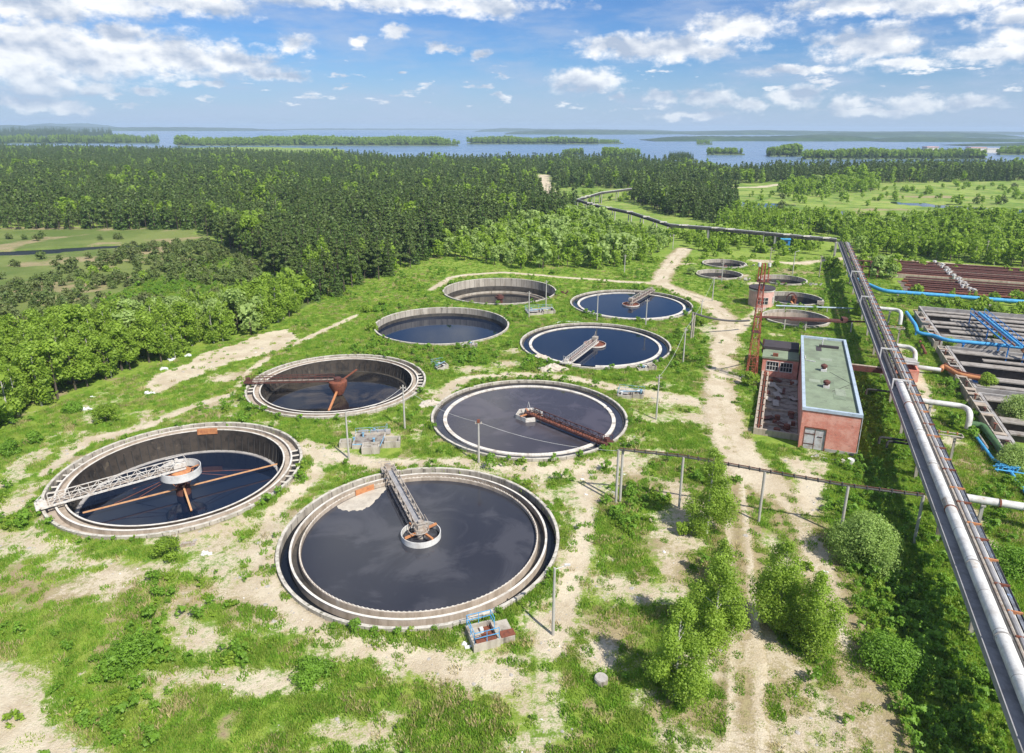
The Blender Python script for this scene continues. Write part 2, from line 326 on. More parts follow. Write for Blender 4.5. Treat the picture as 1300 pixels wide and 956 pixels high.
def ground_attrs(X, Y):
    w = np.hypot(X, Y); sand = np.zeros_like(X); dry = np.zeros_like(X)
    wob = (fbm(X, Y, 5, 3)-.5)
    for P, hw in LINES:
        d = dist_line(X, Y, P)+wob*hw*1.2; sand = np.maximum(sand, np.clip(1.25-d/hw*.75, 0, 1))
    dm = dist_line(X, Y, MAIN_ROAD); dry = np.maximum(dry, np.clip(1.3-dm/5, 0, .9)); sand = np.where(dm < 3.4, np.clip(sand-.42*np.clip(1-np.abs(dm-0)/.45, 0, 1)*(fbm(X, Y, 6, 33) > .45), 0, 1), sand)
    d = dist_line(X, Y, TRACK); dry = np.maximum(dry, np.clip(1.4-d/3.5, 0, 1))
    sand = np.maximum(sand, .9*np.clip(1.2-np.abs(d-.95)/.55, 0, 1))
    for L, k in ((PATCH, 0), (DRY, 1)):
        for px, py, rx, ry in L:
            cx, cy = G(px, py); e = np.hypot((X-cx)/(rx+.01), (Y-cy)/(ry+.01)); v = np.clip(1.15-e*.85+wob*.8, 0, 1)
            if k: dry = np.maximum(dry, v*.9)
            else: sand = np.maximum(sand, v*.80)
    w2 = fbm(X, Y, 1.6, 9)-.5; sand = np.where(in_poly(X+wob*3+w2*2.5, Y+wob*4+w2*3, SLUDGE_PATCH), .95, sand)
    for k, (cx, cy, r) in TANKS.items():
        if k < 9:
            e = np.hypot(X-cx, Y-cy)-r; sand = np.maximum(sand, np.clip(.42-e/3.2+wob*1.2, 0, .6)*(np.hypot(X-cx, Y-cy) > r-1)*(k in (1,2,3,4)))
    u, v = uvof(X, Y)
    mot = np.clip((fbm(X, Y, 4.2, 61)-.47)*3.4, 0, .62)*np.clip((125-Y)/30, 0, 1)*(v < 9); sand = np.maximum(sand, mot)
    mo2 = np.clip((fbm(X, Y, 3.4, 71)-.45)*3.2, 0, .9)*np.clip((150-Y)/30, .25, 1)*(v < 10); dry = np.maximum(dry, mo2*.9)
    bas = (u > BASIN[0]-1) & (u < BASIN[1]+1) & (v > BASIN[2]-1)
    dry = np.where(bas, 1, dry); 
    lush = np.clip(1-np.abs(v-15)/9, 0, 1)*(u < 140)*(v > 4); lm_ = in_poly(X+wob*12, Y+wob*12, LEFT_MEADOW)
    lush = np.where(lm_, 1.25, lush); dry = np.where(lm_, np.maximum(dry*.9, np.clip((fbm(X, Y, 14, 81)-.45)*3, 0, .75)), dry)  # left meadow: cloud shadow put into the ground colour
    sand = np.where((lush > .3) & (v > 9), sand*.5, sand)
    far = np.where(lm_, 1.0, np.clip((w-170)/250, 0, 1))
    return sand, dry, lush, far
# ------------------------------------------------------------------ ground sheet
def axis(lo, hi, step, far, grow=1.09):
    a = list(np.arange(lo, hi+.01, step)); s_ = step; x = a[0]; left = []
    while x > -far: s_ *= grow; x -= s_; left.append(x)
    s_ = step; x = a[-1]; right = []
    while x < far: s_ *= grow; x += s_; right.append(x)
    return np.array(left[::-1]+a+right)
FAR = 14000
gx = axis(-100, 130, .7, FAR, 1.035); gy = axis(24, 235, .7, FAR, 1.03); gy = gy[gy > -60]
def gheight(X, Y):
    Z = (fbm(X, Y, 9, 20)-.5)*.35*np.clip((np.hypot(X, Y)-40)/60, .4, 1)
    for k, (cx, cy, r) in TANKS.items():
        d = np.hypot(X-cx, Y-cy); q = np.clip((d-r)/3.2, 0, 1); q = q*q*(3-2*q); Z = Z*q+(1-q)*(.24 if k < 9 else .1)
    return Z
X, Y = np.meshgrid(gx, gy); Z = gheight(X, Y)
for k, (cx, cy, r) in TANKS.items():
    d = np.hypot(X-cx, Y-cy)
    sn = (d > r-.75) & (d < r-.02); sn2 = (d > r-1.9) & (d <= r-.75); q = np.where(sn, (r-.10)/np.maximum(d, .1), np.where(sn2, (r-.24)/np.maximum(d, .1), 1))
    X = cx+(X-cx)*q; Y = cy+(Y-cy)*q; Z = np.where((d <= r-.75), -4.4, Z)
u, v = uvof(X, Y)
inb = (u > BASIN[0]+.3) & (u < BASIN[1]-.3) & (v > BASIN[2]+.3) & (v < BASIN[3]); Z = np.where(inb, -2.6, Z)
bld = (u > 95.5) & (u < 134) & (v > -2) & (v < 13); Z = np.where(bld, -.05, Z)
for P in PONDS: Z = np.where(in_poly(X, Y, P), -1.2, Z)
sy = shore_y(X)+(fbm(X, Y, 90, 5)-.5)*60
Z = np.where(Y > sy, -6.0, Z+np.clip((Y-250)/900, 0, 1)*0)
nx, ny = len(gx), len(gy)
idx = np.arange(nx*ny).reshape(ny, nx)
F = np.stack([idx[:-1,:-1], idx[:-1,1:], idx[1:,1:], idx[1:,:-1]], -1).reshape(-1, 4)
def npmesh(name, V_, F_, mats):
    me = bpy.data.meshes.new(name); me.vertices.add(len(V_)); me.vertices.foreach_set('co', V_.astype(np.float32).ravel())
    k = F_.shape[1]; me.loops.add(F_.size); me.loops.foreach_set('vertex_index', F_.astype(np.int32).ravel())
    me.polygons.add(len(F_)); me.polygons.foreach_set('loop_start', np.arange(0, F_.size, k, dtype=np.int32))
    for q in mats: me.materials.append(q)
    me.update(calc_edges=True); me.validate(); return me
def set_attrs(me, X_, Y_):
    for nm, arr in zip(('sand','dry','lush','far'), ground_attrs(X_, Y_)):
        a = me.attributes.new(nm, 'FLOAT', 'POINT'); a.data.foreach_set('value', arr.astype(np.float32).ravel())
def groundmat():
    mt, t, b, out = newmat('grassy_sandy_soil'); tc = t.node('ShaderNodeTexCoord').outputs['Object']
    at = lambda n: t.node('ShaderNodeAttribute', attribute_name=n).outputs['Fac']
    sand, dry, lush, far = at('sand'), at('dry'), at('lush'), at('far')
    n1 = t.noise(tc, .22, 6, .68); n2 = t.noise(tc, 1.4, 6, .7); n3 = t.noise(tc, 7, 5, .7); n4 = t.noise(tc, .03, 5, .6); n5 = t.noise(tc, 28, 3, .7)
    g = t.mix(t.ramp(n2, .35, .65), c4((.125,.22,.024)), c4((.22,.33,.040)))
    g = t.mix(t.math('MULTIPLY', t.ramp(n1, .42, .62), .55), g, c4((.33,.38,.075)))
    g = t.mix(t.math('MULTIPLY', t.ramp(n3, .5, .75), .6), g, c4((.075,.15,.016)))
    fg = t.mix(t.ramp(n4, .42, .6), c4((.15,.25,.035)), c4((.27,.36,.07)))
    n6 = t.noise(tc, .09, 6, .72); fg = t.mix(t.math('MULTIPLY', t.ramp(n6, .47, .62), .7), fg, c4((.30,.30,.11))); fg = t.mix(t.math('MULTIPLY', t.ramp(n6, .50, .36), .6), fg, c4((.075,.135,.03)))
    g = t.mix(far, g, fg)
    g = t.mix(t.math('MULTIPLY', lush, .7), g, t.mix(far, c4((.09,.19,.02)), t.mix(t.ramp(n4, .40, .6), c4((.105,.15,.035)), c4((.17,.205,.06)))))  # far tone is the meadow's painted cloud shade, near tone lush grass
    dr = t.mix(t.ramp(n2, .38, .66), c4((.37,.31,.17)), c4((.27,.205,.12)))
    f_dry = t.ramp(t.math('ADD', t.math('MULTIPLY', dry, .75), t.math('ADD', t.math('MULTIPLY', n2, .5), t.math('MULTIPLY', n1, .5))), .88, 1.12)
    col = t.mix(f_dry, g, dr)
    sd = t.mix(t.ramp(n1, .38, .62), c4((.60,.52,.385)), c4((.47,.385,.265)))
    sd = t.mix(t.math('MULTIPLY', t.ramp(n3, .45, .72), .45), sd, c4((.72,.66,.54)))
    sd = t.mix(t.math('MULTIPLY', t.ramp(n2, .56, .72), .6), sd, c4((.36,.275,.175)))
    nn = t.math('ADD', t.math('MULTIPLY', n2, .62), t.math('ADD', t.math('MULTIPLY', n1, .20), t.math('MULTIPLY', n3, .34)))
    nn = t.math('ADD', t.math('MULTIPLY', t.math('SUBTRACT', nn, .58), 1.5), .56)
    f_s = t.ramp(t.math('ADD', t.math('MULTIPLY', sand, .50), nn), .70, .96)
    col = t.mix(f_s, col, sd)
    col = t.mix(t.math('MULTIPLY', t.ramp(n5, .35, .7), .35), col, t.mix(.5, col, c4((.03,.03,.015))), )
    t.put(b.inputs['Base Color'], col); b.inputs['Roughness'].default_value = .95; b.inputs['Specular IOR Level'].default_value = .15
    bp = t.node('ShaderNodeBump'); bp.inputs['Strength'].default_value = .7; bp.inputs['Distance'].default_value = .15
    t.put(bp.inputs['Height'], t.math('ADD', n3, t.math('MULTIPLY', n2, 1.5))); t.l.new(bp.outputs[0], b.inputs['Normal'])
    return mt
M['ground'] = groundmat()
me = npmesh('ground', np.stack([X, Y, Z], -1).reshape(-1, 3), F, [M['ground']])
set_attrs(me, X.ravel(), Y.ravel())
me.polygons.foreach_set('use_smooth', np.ones(len(me.polygons), bool))
go = bpy.data.objects.new('ground', me); COL.objects.link(go); tag(go, kind='structure')
def strip(name, P, hw, z):
    pts = []
    for (x0,y0),(x1,y1) in zip(P[:-1], P[1:]):
        L = math.hypot(x1-x0, y1-y0); k = max(2, int(L/.8))
        pts += [(x0+(x1-x0)*i/k, y0+(y1-y0)*i/k) for i in range(k)]
    pts = np.array(pts+[P[-1]]); ker = np.ones(9)/9
    for c in (0, 1):
        q = np.convolve(np.pad(pts[:,c], 4, mode='edge'), ker, 'valid'); pts[:,c] = q
    d = np.gradient(pts, axis=0); d /= np.linalg.norm(d, axis=1)[:,None]; n = np.stack([-d[:,1], d[:,0]], -1)
    offs = np.linspace(-hw, hw, 9); VV = (pts[:,None,:]+n[:,None,:]*offs[None,:,None]).reshape(-1, 2); m_ = len(offs)
    zz = gheight(VV[:,0], VV[:,1])
    ids = np.arange(len(VV)).reshape(-1, m_)
    FF = np.stack([ids[:-1,:-1], ids[:-1,1:], ids[1:,1:], ids[1:,:-1]], -1).reshape(-1, 4)[:, ::-1]
    zz = zz+z-np.tile(np.where(np.abs(offs) > hw*.99, .3, 0), len(pts))
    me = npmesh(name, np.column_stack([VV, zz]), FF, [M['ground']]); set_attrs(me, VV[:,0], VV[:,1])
    me.polygons.foreach_set('use_smooth', np.ones(len(me.polygons), bool))
    o = bpy.data.objects.new(name, me); COL.objects.link(o); tag(o, kind='structure')
strip('dirt_road', MAIN_ROAD, 3.8, .05); strip('dirt_path', SPUR, 1.8, .04); strip('access_road', GREYROAD, 4.5, .05); strip('wheel_track', TRACK, 2.2, .04)
for P, hw in FARROAD: strip('far_road', P, hw, .08)
# water
w = MB(); w.add([(-FAR,560,-1.2),(FAR,560,-1.2),(FAR,FAR,-1.2),(-FAR,FAR,-1.2)], [(0,1,2,3)])
tag(part('lake_water', w, M['lake']), kind='structure')
w = MB()
for P in PONDS[:3]:
    xs = [p[0] for p in P]; ys = [p[1] for p in P]
    w.add([(min(xs)-8,min(ys)-8,-.5),(max(xs)+8,min(ys)-8,-.5),(max(xs)+8,max(ys)+8,-.5),(min(xs)-8,max(ys)+8,-.5)], [(0,1,2,3)])
tag(part('pond_water', w, M['w_blue']), kind='structure')
P = PONDS[3]; w = MB(); xs = [p[0] for p in P]; ys = [p[1] for p in P]
w.add([(min(xs)-8,min(ys)-8,-.5),(max(xs)+8,min(ys)-8,-.5),(max(xs)+8,max(ys)+8,-.5),(min(xs)-8,max(ys)+8,-.5)], [(0,1,2,3)])
tag(part('ditch_water', w, M['w_ditch']), kind='structure')
# ------------------------------------------------------------------ round tanks
LAB = {1:'large tank with empty outer channel, white drum bridge and dark blue water, far left',
 2:'nearest large round settling tank, brimming with grey water inside two concrete rings',
 3:'central round tank full of grey violet sludge with a pale ring and rusty bridge',
 4:'round settling tank with brown rusty bridge and low muddy water, behind the far left tank',
 5:'bridgeless round tank holding plain dark blue water below bare pale walls',
 6:'blue tank whose bridge ends at its near rim, beside the bridgeless one',
 7:'farthest large tank full of blue water, beside the bend of the dirt road',
 8:'half drained large tank with muddy bottom and a rusty stub column, nearest the birch thicket',
 11:'small empty round tank, farthest back beside the bushes', 12:'small empty round tank just in front of the farthest small one',
 13:'small empty tank with rusty machinery behind the pink round hut', 14:'small dark water tank with rusty arched frame beside the pink hut',
 15:'small brown stained tank with shallow water under the rusty pipe'}
strut_me = None
def tank(k):
    global strut_me
    cx, cy, r = TANKS[k]; big = k < 9
    t = thing('settling_tank', LAB[k], 'tank', (cx, cy, 0), 0, 'round settling tanks of the treatment plant' if big else 'small round tanks behind the pink hut')
    if k in (1, 2, 4):
        part('outer_wall', MB().ring(r-.34, r, -1.6, .6), M['conc_ring'], t, True)
        r2, r3 = r-1.32, r-2.3
        if k == 2:
            part('channel_water', MB().ring(r2-.02, r-.33, -.5, -.28), M['w_black'], t)
            part('middle_wall', MB().ring(r2-.18, r2, -1.2, .5), M['conc_tan'], t, True)
            part('middle_coping', MB().ring(r2-.20, r2+.03, .502, .56), M['conc_white'], t, True)
            part('inner_channel_floor', MB().ring(r3, r2-.17, -.6, -.25), M['conc_wet'], t)
            part('weir_wall', MB().ring(r3-.16, r3+.04, -1.0, .50), M['conc_tan'], t, True)
            z = MB(); N_ = 640
            for i in range(N_):
                q = 2*math.pi*(i//2+(i % 2)*.55)/(N_//2); h = .52 if (i//2) % 2 else .61
                for dr, zz in ((.03,.505),(.03,h),(-.03,h),(-.03,.505)): z.v.append(((r3-.06+dr)*math.cos(q), (r3-.06+dr)*math.sin(q), zz))
            for i in range(N_):
                j_ = (i+1) % N_
                for c_ in range(4): z.f.append((i*4+c_, j_*4+c_, j_*4+(c_+1) % 4, i*4+(c_+1) % 4))
            part('toothed_weir', z, M['conc_white'], t)
            part('water', MB().disc(r3-.15, .08, 128), M['w_grey'], t)
        else:
            low = -2.7 if k == 1 else -1.9
            part('channel_floor', MB().ring(r2-.02, r-.33, -1.0, -.12), M['conc_tan'], t)
            gaps_ = ((-.62,.52),(math.pi-.25,math.pi+.42)) if k == 1 else ((-.35,.45),(math.pi-.30,math.pi+.30))
            for g0, g1 in gaps_: part('wet_channel', MB().lathe([(r-.345,-.5),(r-.345,-.113),(r2+.01,-.113),(r2+.01,-.5)], 24, a0=g0, a1=g1), M['conc_tar'], t)
            part('middle_wall', MB().ring(r2-.18, r2, -1.2, .5), M['conc_tan'], t, True)
            part('middle_coping', MB().ring(r2-.20, r2+.03, .502, .56), M['conc_white'], t, True)
            part('inner_channel_floor', MB().ring(r3, r2-.17, -.6, .12), M['conc_tan'], t)
            part('weir_wall', MB().lathe([(r3+.05,-1),(r3+.05,.44),(r3-.15,.44),(r3-.15,-.3),(r3-.55,low-.6),(r3-.3,low-.6)]), M['conc_black'], t, True)
            part('weir_coping', MB().ring(r3-.16, r3+.04, .442, .50), M['conc_white'], t, True)
            rb = MB().beam((r3-.18,0,-.3), (r3-.6,0,low-.1), .09, .12).mesh('wall_rib', M['conc_tar'])
            for i in range(72): part('wall_rib', rb, None, t, rz=2*math.pi*i/72)
            part('ledge_or_reflection', MB().ring(r3-1.0, r3-.5, low-.5, low+.12), M['conc_grey'] if k == 1 else M['conc_wet'], t, True)  # in the muddy tank this dark ring draws a reflection line
            part('water', MB().disc(r3-.55, low+(.05 if k == 4 else .0), 128), M['w_blue'] if k == 1 else M['w_mud'], t)
            if strut_me is None: strut_me = MB().box(-.62, .62, -.05, .05, .12, .30).mesh('strut', M['conc_white'])
            for i in range(60):
                a = 2*math.pi*(i+.5)/60
                if not any(g0 < a < g1 or g0 < a-2*math.pi < g1 for g0, g1 in gaps_): continue
                rm = (r2+r-.34)/2
                part('strut', strut_me, None, t, loc=(rm*math.cos(a), rm*math.sin(a), 0), rz=a)
    elif k in (3, 6, 7):
        part('outer_wall', MB().ring(r-.36, r, -1.4, .6), M['conc_ring'], t, True)
        part('inner_kerb', MB().ring(r-.75, r-.36, -1.4, .22), M['conc_wet'], t, True)
        part('channel_water', MB().ring(r-2.05, r-.74, -1.0, .10), M['w_grey'] if k == 3 else M['w_blue'], t)
        wr = MB(); r3 = r-2.1; gaps = {3:[(.08,.13),(.25,.28),(-.22,-.19),(-.75,-.62)],6:[(-1.9,-1.7)],7:[(1.2,1.3)]}[k]
        n = 180
        for i in range(n):
            a = -math.pi+2*math.pi*i/n
            if any(g0 < a < g1 for g0, g1 in gaps): continue
            wr.lathe([(r3+.28,-.8),(r3+.28,.30),(r3-.28,.30),(r3-.28,-.8)], 1, a0=a, a1=a+2*math.pi/n-.0015)
        part('weir_ring', wr, M['conc_white'], t)
        part('water', MB().disc(r3-.25, .14, 128), M['w_violet'] if k == 3 else M['w_blue'], t)
    else:
        dep = {5:-1.7,8:-3.2,11:-2.0,12:-2.0,13:-2.2,14:-2.0,15:-1.6}[k]; th = .38 if big else .32
        part('outer_wall', MB().ring(r-th, r, dep-.4, .6), M['conc_ring'], t, True)
        part('tide_band', MB().lathe([(r-th+.0,dep-.3),(r-th-.015,dep-.3),(r-th-.015,dep+(.85 if k==5 else 1.5)),(r-th+.0,dep+(.9 if k==5 else 1.55))]), M['conc_wet'] if k in (5,8,14) else M['conc_tan'] if k == 15 else M['conc_tar'], t, True)
        if k == 5: part('water', MB().disc(r-th, dep+.15, 128), M['w_blue'], t)
        elif k == 8:
            part('tank_floor', MB().lathe([(r-th,dep),(r-3,dep-.05),(r-4,dep-.25),(.1,dep-.3)], closed=False), M['sed'], t, True)
            part('inner_ledge', MB().ring(r-2.3, r-2.0, dep-.2, dep+.45), M['conc'], t, True)
            part('water', MB().disc(r-2.9, dep-.02, 96), M['w_mud'], t)
            part('centre_column', MB().cyl(0,0,.8,dep-.3,dep+1.5,14).cyl(0,0,1.15,dep+1.5,dep+2.1,14).cyl(0,0,.7,dep+2.1,dep+2.5,14), M['rust_dark'], t)
        else:
            part('tank_floor', MB().disc(r-th, dep, 64), M['sed'] if k != 14 else M['conc_tar'], t)
            if k in (14, 15): part('water', MB().disc(r-th-.3, dep+.25, 64), M['w_blue'] if k == 14 else M['w_mud'], t)
            if k in (11, 12, 13):
                part('inner_ledge', MB().ring(r*.62, r*.62+.2, dep, dep+.7), M['conc_tan'], t, True)
                part('centre_column', MB().cyl(0,0,.4,dep,dep+1.5,12).cyl(.3,0,.7,dep+1.4,dep+1.8,10), M['rust_dark'], t)
                part('floor_debris', MB().box(1.0,2.6,-1.2,-.2,dep,dep+.5).box(-3.2,-2.2,.5,2.4,dep,dep+.35), M['rubble'], t)
    part('top_coping', MB().ring(r-.30 if k in (1,2,3,4,6,7) else r-.36, r+.02, .602, .66), M['conc_pale'], t, True)
    return t
for k in TANKS: tank(k)
# details of tanks 1 and 2: orange overflow plates, foam
cx, cy, r = TANKS[1]
d1 = math.atan2(G(258,552,.7)[1]-cy, G(258,552,.7)[0]-cx)
def arcbox(mb, r0, r1, z0, z1, a, da): return mb.lathe([(r1,z0),(r1,z1),(r0,z1),(r0,z0)], 10, a0=a-da/2, a1=a+da/2)
solo('overflow_plate', arcbox(MB(), 12.4, 12.62, -.1, .75, d1, .22), M['orange'], 'orange rusted steel plate on the far inner rim of the white drum tank', 'plate', (cx, cy, 0))
cx, cy, r = TANKS[2]
d2 = math.atan2(G(466,622,.7)[1]-cy, G(466,622,.7)[0]-cx)
solo('overflow_plate', arcbox(MB(), 12.4, 12.55, .0, .78, d2, .2), M['orange'], 'orange rusted steel plate on the weir of the nearest tank, beside its bridge', 'plate', (cx, cy, 0))
fo = MB(); fr = random.Random(3)
pts = [G(x, y, .1) for x, y in ((428,645),(440,649),(460,647),(470,642),(484,628),(491,619),(480,612),(462,612),(442,622),(430,634))]
n = len(pts); mx = sum(p[0] for p in pts)/n; my = sum(p[1] for p in pts)/n; ring = []
for i in range(n*6):
    a, b = pts[i//6], pts[(i//6+1) % n]; q = (i % 6)/6; x = a[0]*(1-q)+b[0]*q; y = a[1]*(1-q)+b[1]*q
    e = math.hypot(x-cx, y-cy); kk = 1+fr.uniform(-.06,.06); x = mx+(x-mx)*kk; y = my+(y-my)*kk
    e = math.hypot(x-cx, y-cy); s_ = min(1, 12.45/e); ring.append((cx+(x-cx)*s_, cy+(y-cy)*s_))
fo.add([(x,y,.085) for x, y in ring]+[(mx+(x-mx)*.85,my+(y-my)*.85,.13) for x, y in ring], [(i,(i+1)%len(ring),len(ring)+(i+1)%len(ring),len(ring)+i) for i in range(len(ring))]+[tuple(len(ring)+i for i in range(len(ring)))])
M['foam'] = weathered('pale_scum', (.50,.45,.37), (.36,.31,.25), .6, .9, 5, rough=.9, third=(.22,.20,.17), thr=.64)
tag(part('floating_scum', fo, M['foam']), 'pale sandy scum floating inside the nearest tank beside its bridge', 'scum', kind='stuff')
# ------------------------------------------------------------------ scraper bridges
def bridge(k, rim_px, frame, walk, label, zb=.95, truss=1.0, width=1.1, style='flat', length=None):
    cx, cy, r = TANKS[k]; g = G(*rim_px, zb+.3); a = math.atan2(g[1]-cy, g[0]-cx); L = length or r+.35
    t = thing('scraper_bridge', label, 'bridge', (cx, cy, 0), a, 'rotating bridges of the settling tanks')
    fr = MB()
    for s_ in (-1, 1):
        y = s_*width/2; fr.beam((-.6,y,zb), (L,y,zb), .14, .22)
        part_truss = MB(); zt = zb+truss
        part_truss.beam((.6,y,zt), (L-1.2,y,zt), .09, .09); n = max(6, int(L/1.15)); dx = (L-1.8)/n
        for i in range(n+1):
            x = .6+i*dx; part_truss.beam((x,y,zb), (x,y,zt), .06)
            if i < n and style != 'rail': part_truss.beam((x,y,zb if i % 2 else zt), (x+dx,y,zt if i % 2 else zb), .06)
        if style == 'rail': part_truss.beam((.6,y,zb+truss*.5), (L-1.2,y,zb+truss*.5), .05)
        part('truss' if style != 'rail' else 'railing', part_truss, frame, t)
    n = int(L/1.3)
    for i in range(n): fr.beam((.4+i*1.3,-width/2,zb-.06), (.4+i*1.3,width/2,zb-.06), .08)
    part('girder', fr, frame, t)
    part('walkway', MB().box(0, L-.1, -width/2+.1, width/2-.35, zb+.115, zb+.15), walk, t)
    e = MB().box(L-1.0, L+.15, -width/2-.35, width/2+.35, .95, 1.2).box(L-.7, L-.1, -.35, .35, 1.2, 1.75)
    e.beam((L-.9,-width/2-.2,1.2), (L-.9,-width/2-.2,2.1), .06).beam((L+.05,width/2+.2,1.2), (L+.05,width/2+.2,2.1), .06).beam((L-.9,-width/2-.2,2.1),(L+.05,width/2+.2,2.1),.05)
    part('end_carriage', e, frame, t)
    for s_ in (-1, 1):
        wb = MB(); q = MB().cyl(0,0,.26,-.08,.08,14)
        wb.add([(v[2]+L-.25, v[0]+s_*(width/2+.15), v[1]+.94) for v in q.v], q.f); part('wheel', wb, M['black'], t)
    return t
# nearest tank
t = bridge(2, (495,598), M['palerust'], M['deck'], 'pale peeling lattice bridge reaching over the nearest tank to a grey drum', .95, 1.0, 1.1)
part('drum', MB().ring(2.08, 2.16, -.1, .75, 40), M['silver'], t, True)
ar = MB()
for i in range(4): a = i*math.pi/2+.35; ar.beam((0,0,.85), (2.1*math.cos(a),2.1*math.sin(a),.85), .22, .2)
part('cross_arms', ar, M['orange'], t)
part('centre_column', MB().cyl(0,0,.45,-1,.9,16).cyl(0,0,.75,.9,1.3,16).cyl(0,0,.3,1.3,2.1,10), M['palerust'], t)
part('drive_housing', MB().box(-.5,.6,-.45,.45,1.3,1.75).beam((-.7,-.7,1.1),(-.7,-.7,2.2),.06).beam((-.7,.7,1.1),(-.7,.7,2.2),.06).beam((-.7,-.7,2.2),(-.7,.7,2.2),.06).beam((-.7,.7,2.2),(.9,.7,2.2),.06).beam((-.7,-.7,2.2),(.9,-.7,2.2),.06), M['palerust'], t)
part('hand_wheel_ring', MB().tube([(1.1*math.cos(q)-.2,1.1*math.sin(q)+.3,1.25) for q in [i*math.pi/8 for i in range(17)]], .05, 6), M['palerust'], t)
# far left tank with white drum above low water
t = bridge(1, (62,637), M['whitesteel'], M['conc_tan'], 'white lattice bridge with pale drum above the far left tank', .95, 1.05, 1.15)
part('drum', MB().ring(2.38, 2.46, .0, 1.05, 48), M['silver'], t, True)
part('centre_column', MB().cyl(0,0,.55,-3.2,.4,18).cyl(0,0,.9,-3.2,-1.6,18), M['rust_dark'], t)
ar = MB()
for i in range(6): a = i*math.pi/3+.2; ar.beam((0,0,.35), (2.35*math.cos(a),2.35*math.sin(a),.45), .12)
for i in range(8):
    a = i*math.pi/4; ar.beam((.95*math.cos(a),.95*math.sin(a),-1.3), (1.7*math.cos(a+.3),1.7*math.sin(a+.3),.1), .07)
ar.cyl(0,0,1.3,.5,.75,14,.9); part('cross_arms', ar, M['orange'], t)
part('drive_housing', MB().box(-.7,.8,-.5,.5,1.15,1.7).box(.1,.5,-.2,.2,1.7,2.3).beam((-.7,-.6,1.1),(-.7,-.6,2.3),.06).beam((-.7,.6,1.1),(-.7,.6,2.3),.06).beam((-.7,-.6,2.3),(-.7,.6,2.3),.06).beam((-.7,.6,2.3),(1.4,.6,2.3),.06).beam((-.7,-.6,2.3),(1.4,-.6,2.3),.06), M['whitesteel'], t)
cx, cy, _ = TANKS[1]
def loc1(px, py, z): g = G(px, py, z); return (g[0]-cx, g[1]-cy, z)
sb = thing('scraper_beam', 'long orange scraper beam with a short crossing arm low over the far left tank', 'scraper arm', (cx, cy, 0))
A, B, C = loc1(105,651,-1.7), loc1(352,589,-1.7), loc1(243,648,-2.3)
part('long_beam', MB().beam(A, B, .16, .14), M['paleorange'], sb)
part('short_beam', MB().beam((0,0,-1.35), C, .22, .16), M['paleorange'], sb)
tr = MB()
for P in (A, B):
    for q in (.45, .7): tr.tube([(0,0,.3), (P[0]*q,P[1]*q,-1.6)], .035, 5)
tr.tube([(0,0,.3), (A[0]*.5-1.5,A[1]*.5+2.5,-1.7)], .035, 5)
part('tie_rods', tr, M['rust'], sb)
# tank 4, brown bridge
t = bridge(4, (321,483), M['rust_dark'], M['conc_tan'], 'brown rusty railed bridge with a rusty conical drum over the low muddy tank', .95, .95, 1.0, 'rail')
part('drum', MB().lathe([(1.55,.0),(1.55,.75),(1.1,.95),(.9,.95),(1.35,.65),(1.35,-.0),(.6,-1.6),(.8,-1.6)], 28), M['rust'], t, True)
part('centre_column', MB().cyl(0,0,.45,-2.8,.3,16).cyl(0,0,.6,.3,1.4,12), M['rust_dark'], t)
cx, cy, _ = TANKS[4]; g1 = G(453,469,1.8); g2 = G(417,523,-2.0)
sb = thing('scraper_beam', 'rusty raised scraper arm beside the conical drum of the low muddy tank', 'scraper arm', (cx, cy, 0))
part('upper_arm', MB().beam((.3,0,.6), (g1[0]-cx,g1[1]-cy,1.8), .3, .16), M['rust'], sb)
part('lower_arm', MB().beam((0,-.3,-.6), (g2[0]-cx,g2[1]-cy,-2.0), .35, .2), M['orange'], sb)
# tank 3
t = bridge(3, (774,563), M['rust_dark'], M['rust'], 'dark rusty lattice bridge lying across the grey violet central tank', .75, .95, 1.05)
h = MB(); hp = [(2.1*math.cos(i*math.pi/3),2.1*math.sin(i*math.pi/3)) for i in range(6)]
for i in range(6): h.beam((*hp[i],.45), (*hp[(i+1) % 6],.45), .12, .7)
part('float_ring', h, M['whitesteel'], t)
ar = MB()
for i in range(3): a = i*2*math.pi/3+.5; ar.beam((0,0,.75), (1.9*math.cos(a),1.9*math.sin(a),.75), .3, .12)
part('cross_arms', ar, M['orange'], t)
part('centre_column', MB().cyl(0,0,.5,-1,.95,14), M['rust_dark'], t)
part('mast_frame', MB().beam((-.6,0,1),(-.2,0,2.6),.05).beam((.4,0,1),(-.2,0,2.6),.05).beam((-.2,.5,1),(-.2,0,2.6),.05), M['silver'], t)
# tank 6
t = bridge(6, (715,463), M['whitesteel'], M['rust_dark'], 'pale railed bridge over the deep blue tank with a brown disc at its hub', .8, .8, 1.2, 'rail')
part('drum', MB().ring(2.1, 2.2, -.1, .55, 36).disc(2.1,.3,36), M['rust'], t, True)
part('rim_band', MB().ring(2.201, 2.28, .25, .56, 36), M['whitesteel'], t)
part('centre_column', MB().cyl(0,0,.5,-1,1.6,14).box(-.6,.5,-.5,.5,1.4,2.0).beam((-.5,0,2),(-.2,0,3.1),.06).beam((.3,0,2),(-.2,0,3.1),.06), M['palerust'], t)
# tank 7
t = bridge(7, (825,369), M['palerust'], M['rust_dark'], 'grey brown lattice bridge reaching the far rim of the farthest full tank', .8, .9, 1.2)
part('drum', MB().ring(2.0, 2.1, -.1, .5, 30).disc(2.0,.25,30), M['rust'], t, True)
part('rim_band', MB().ring(2.101, 2.17, .2, .5, 30), M['whitesteel'], t)
part('centre_column', MB().cyl(0,0,.5,-1,1.5,12).box(-.6,.5,-.5,.5,1.4,2.0), M['palerust'], t)
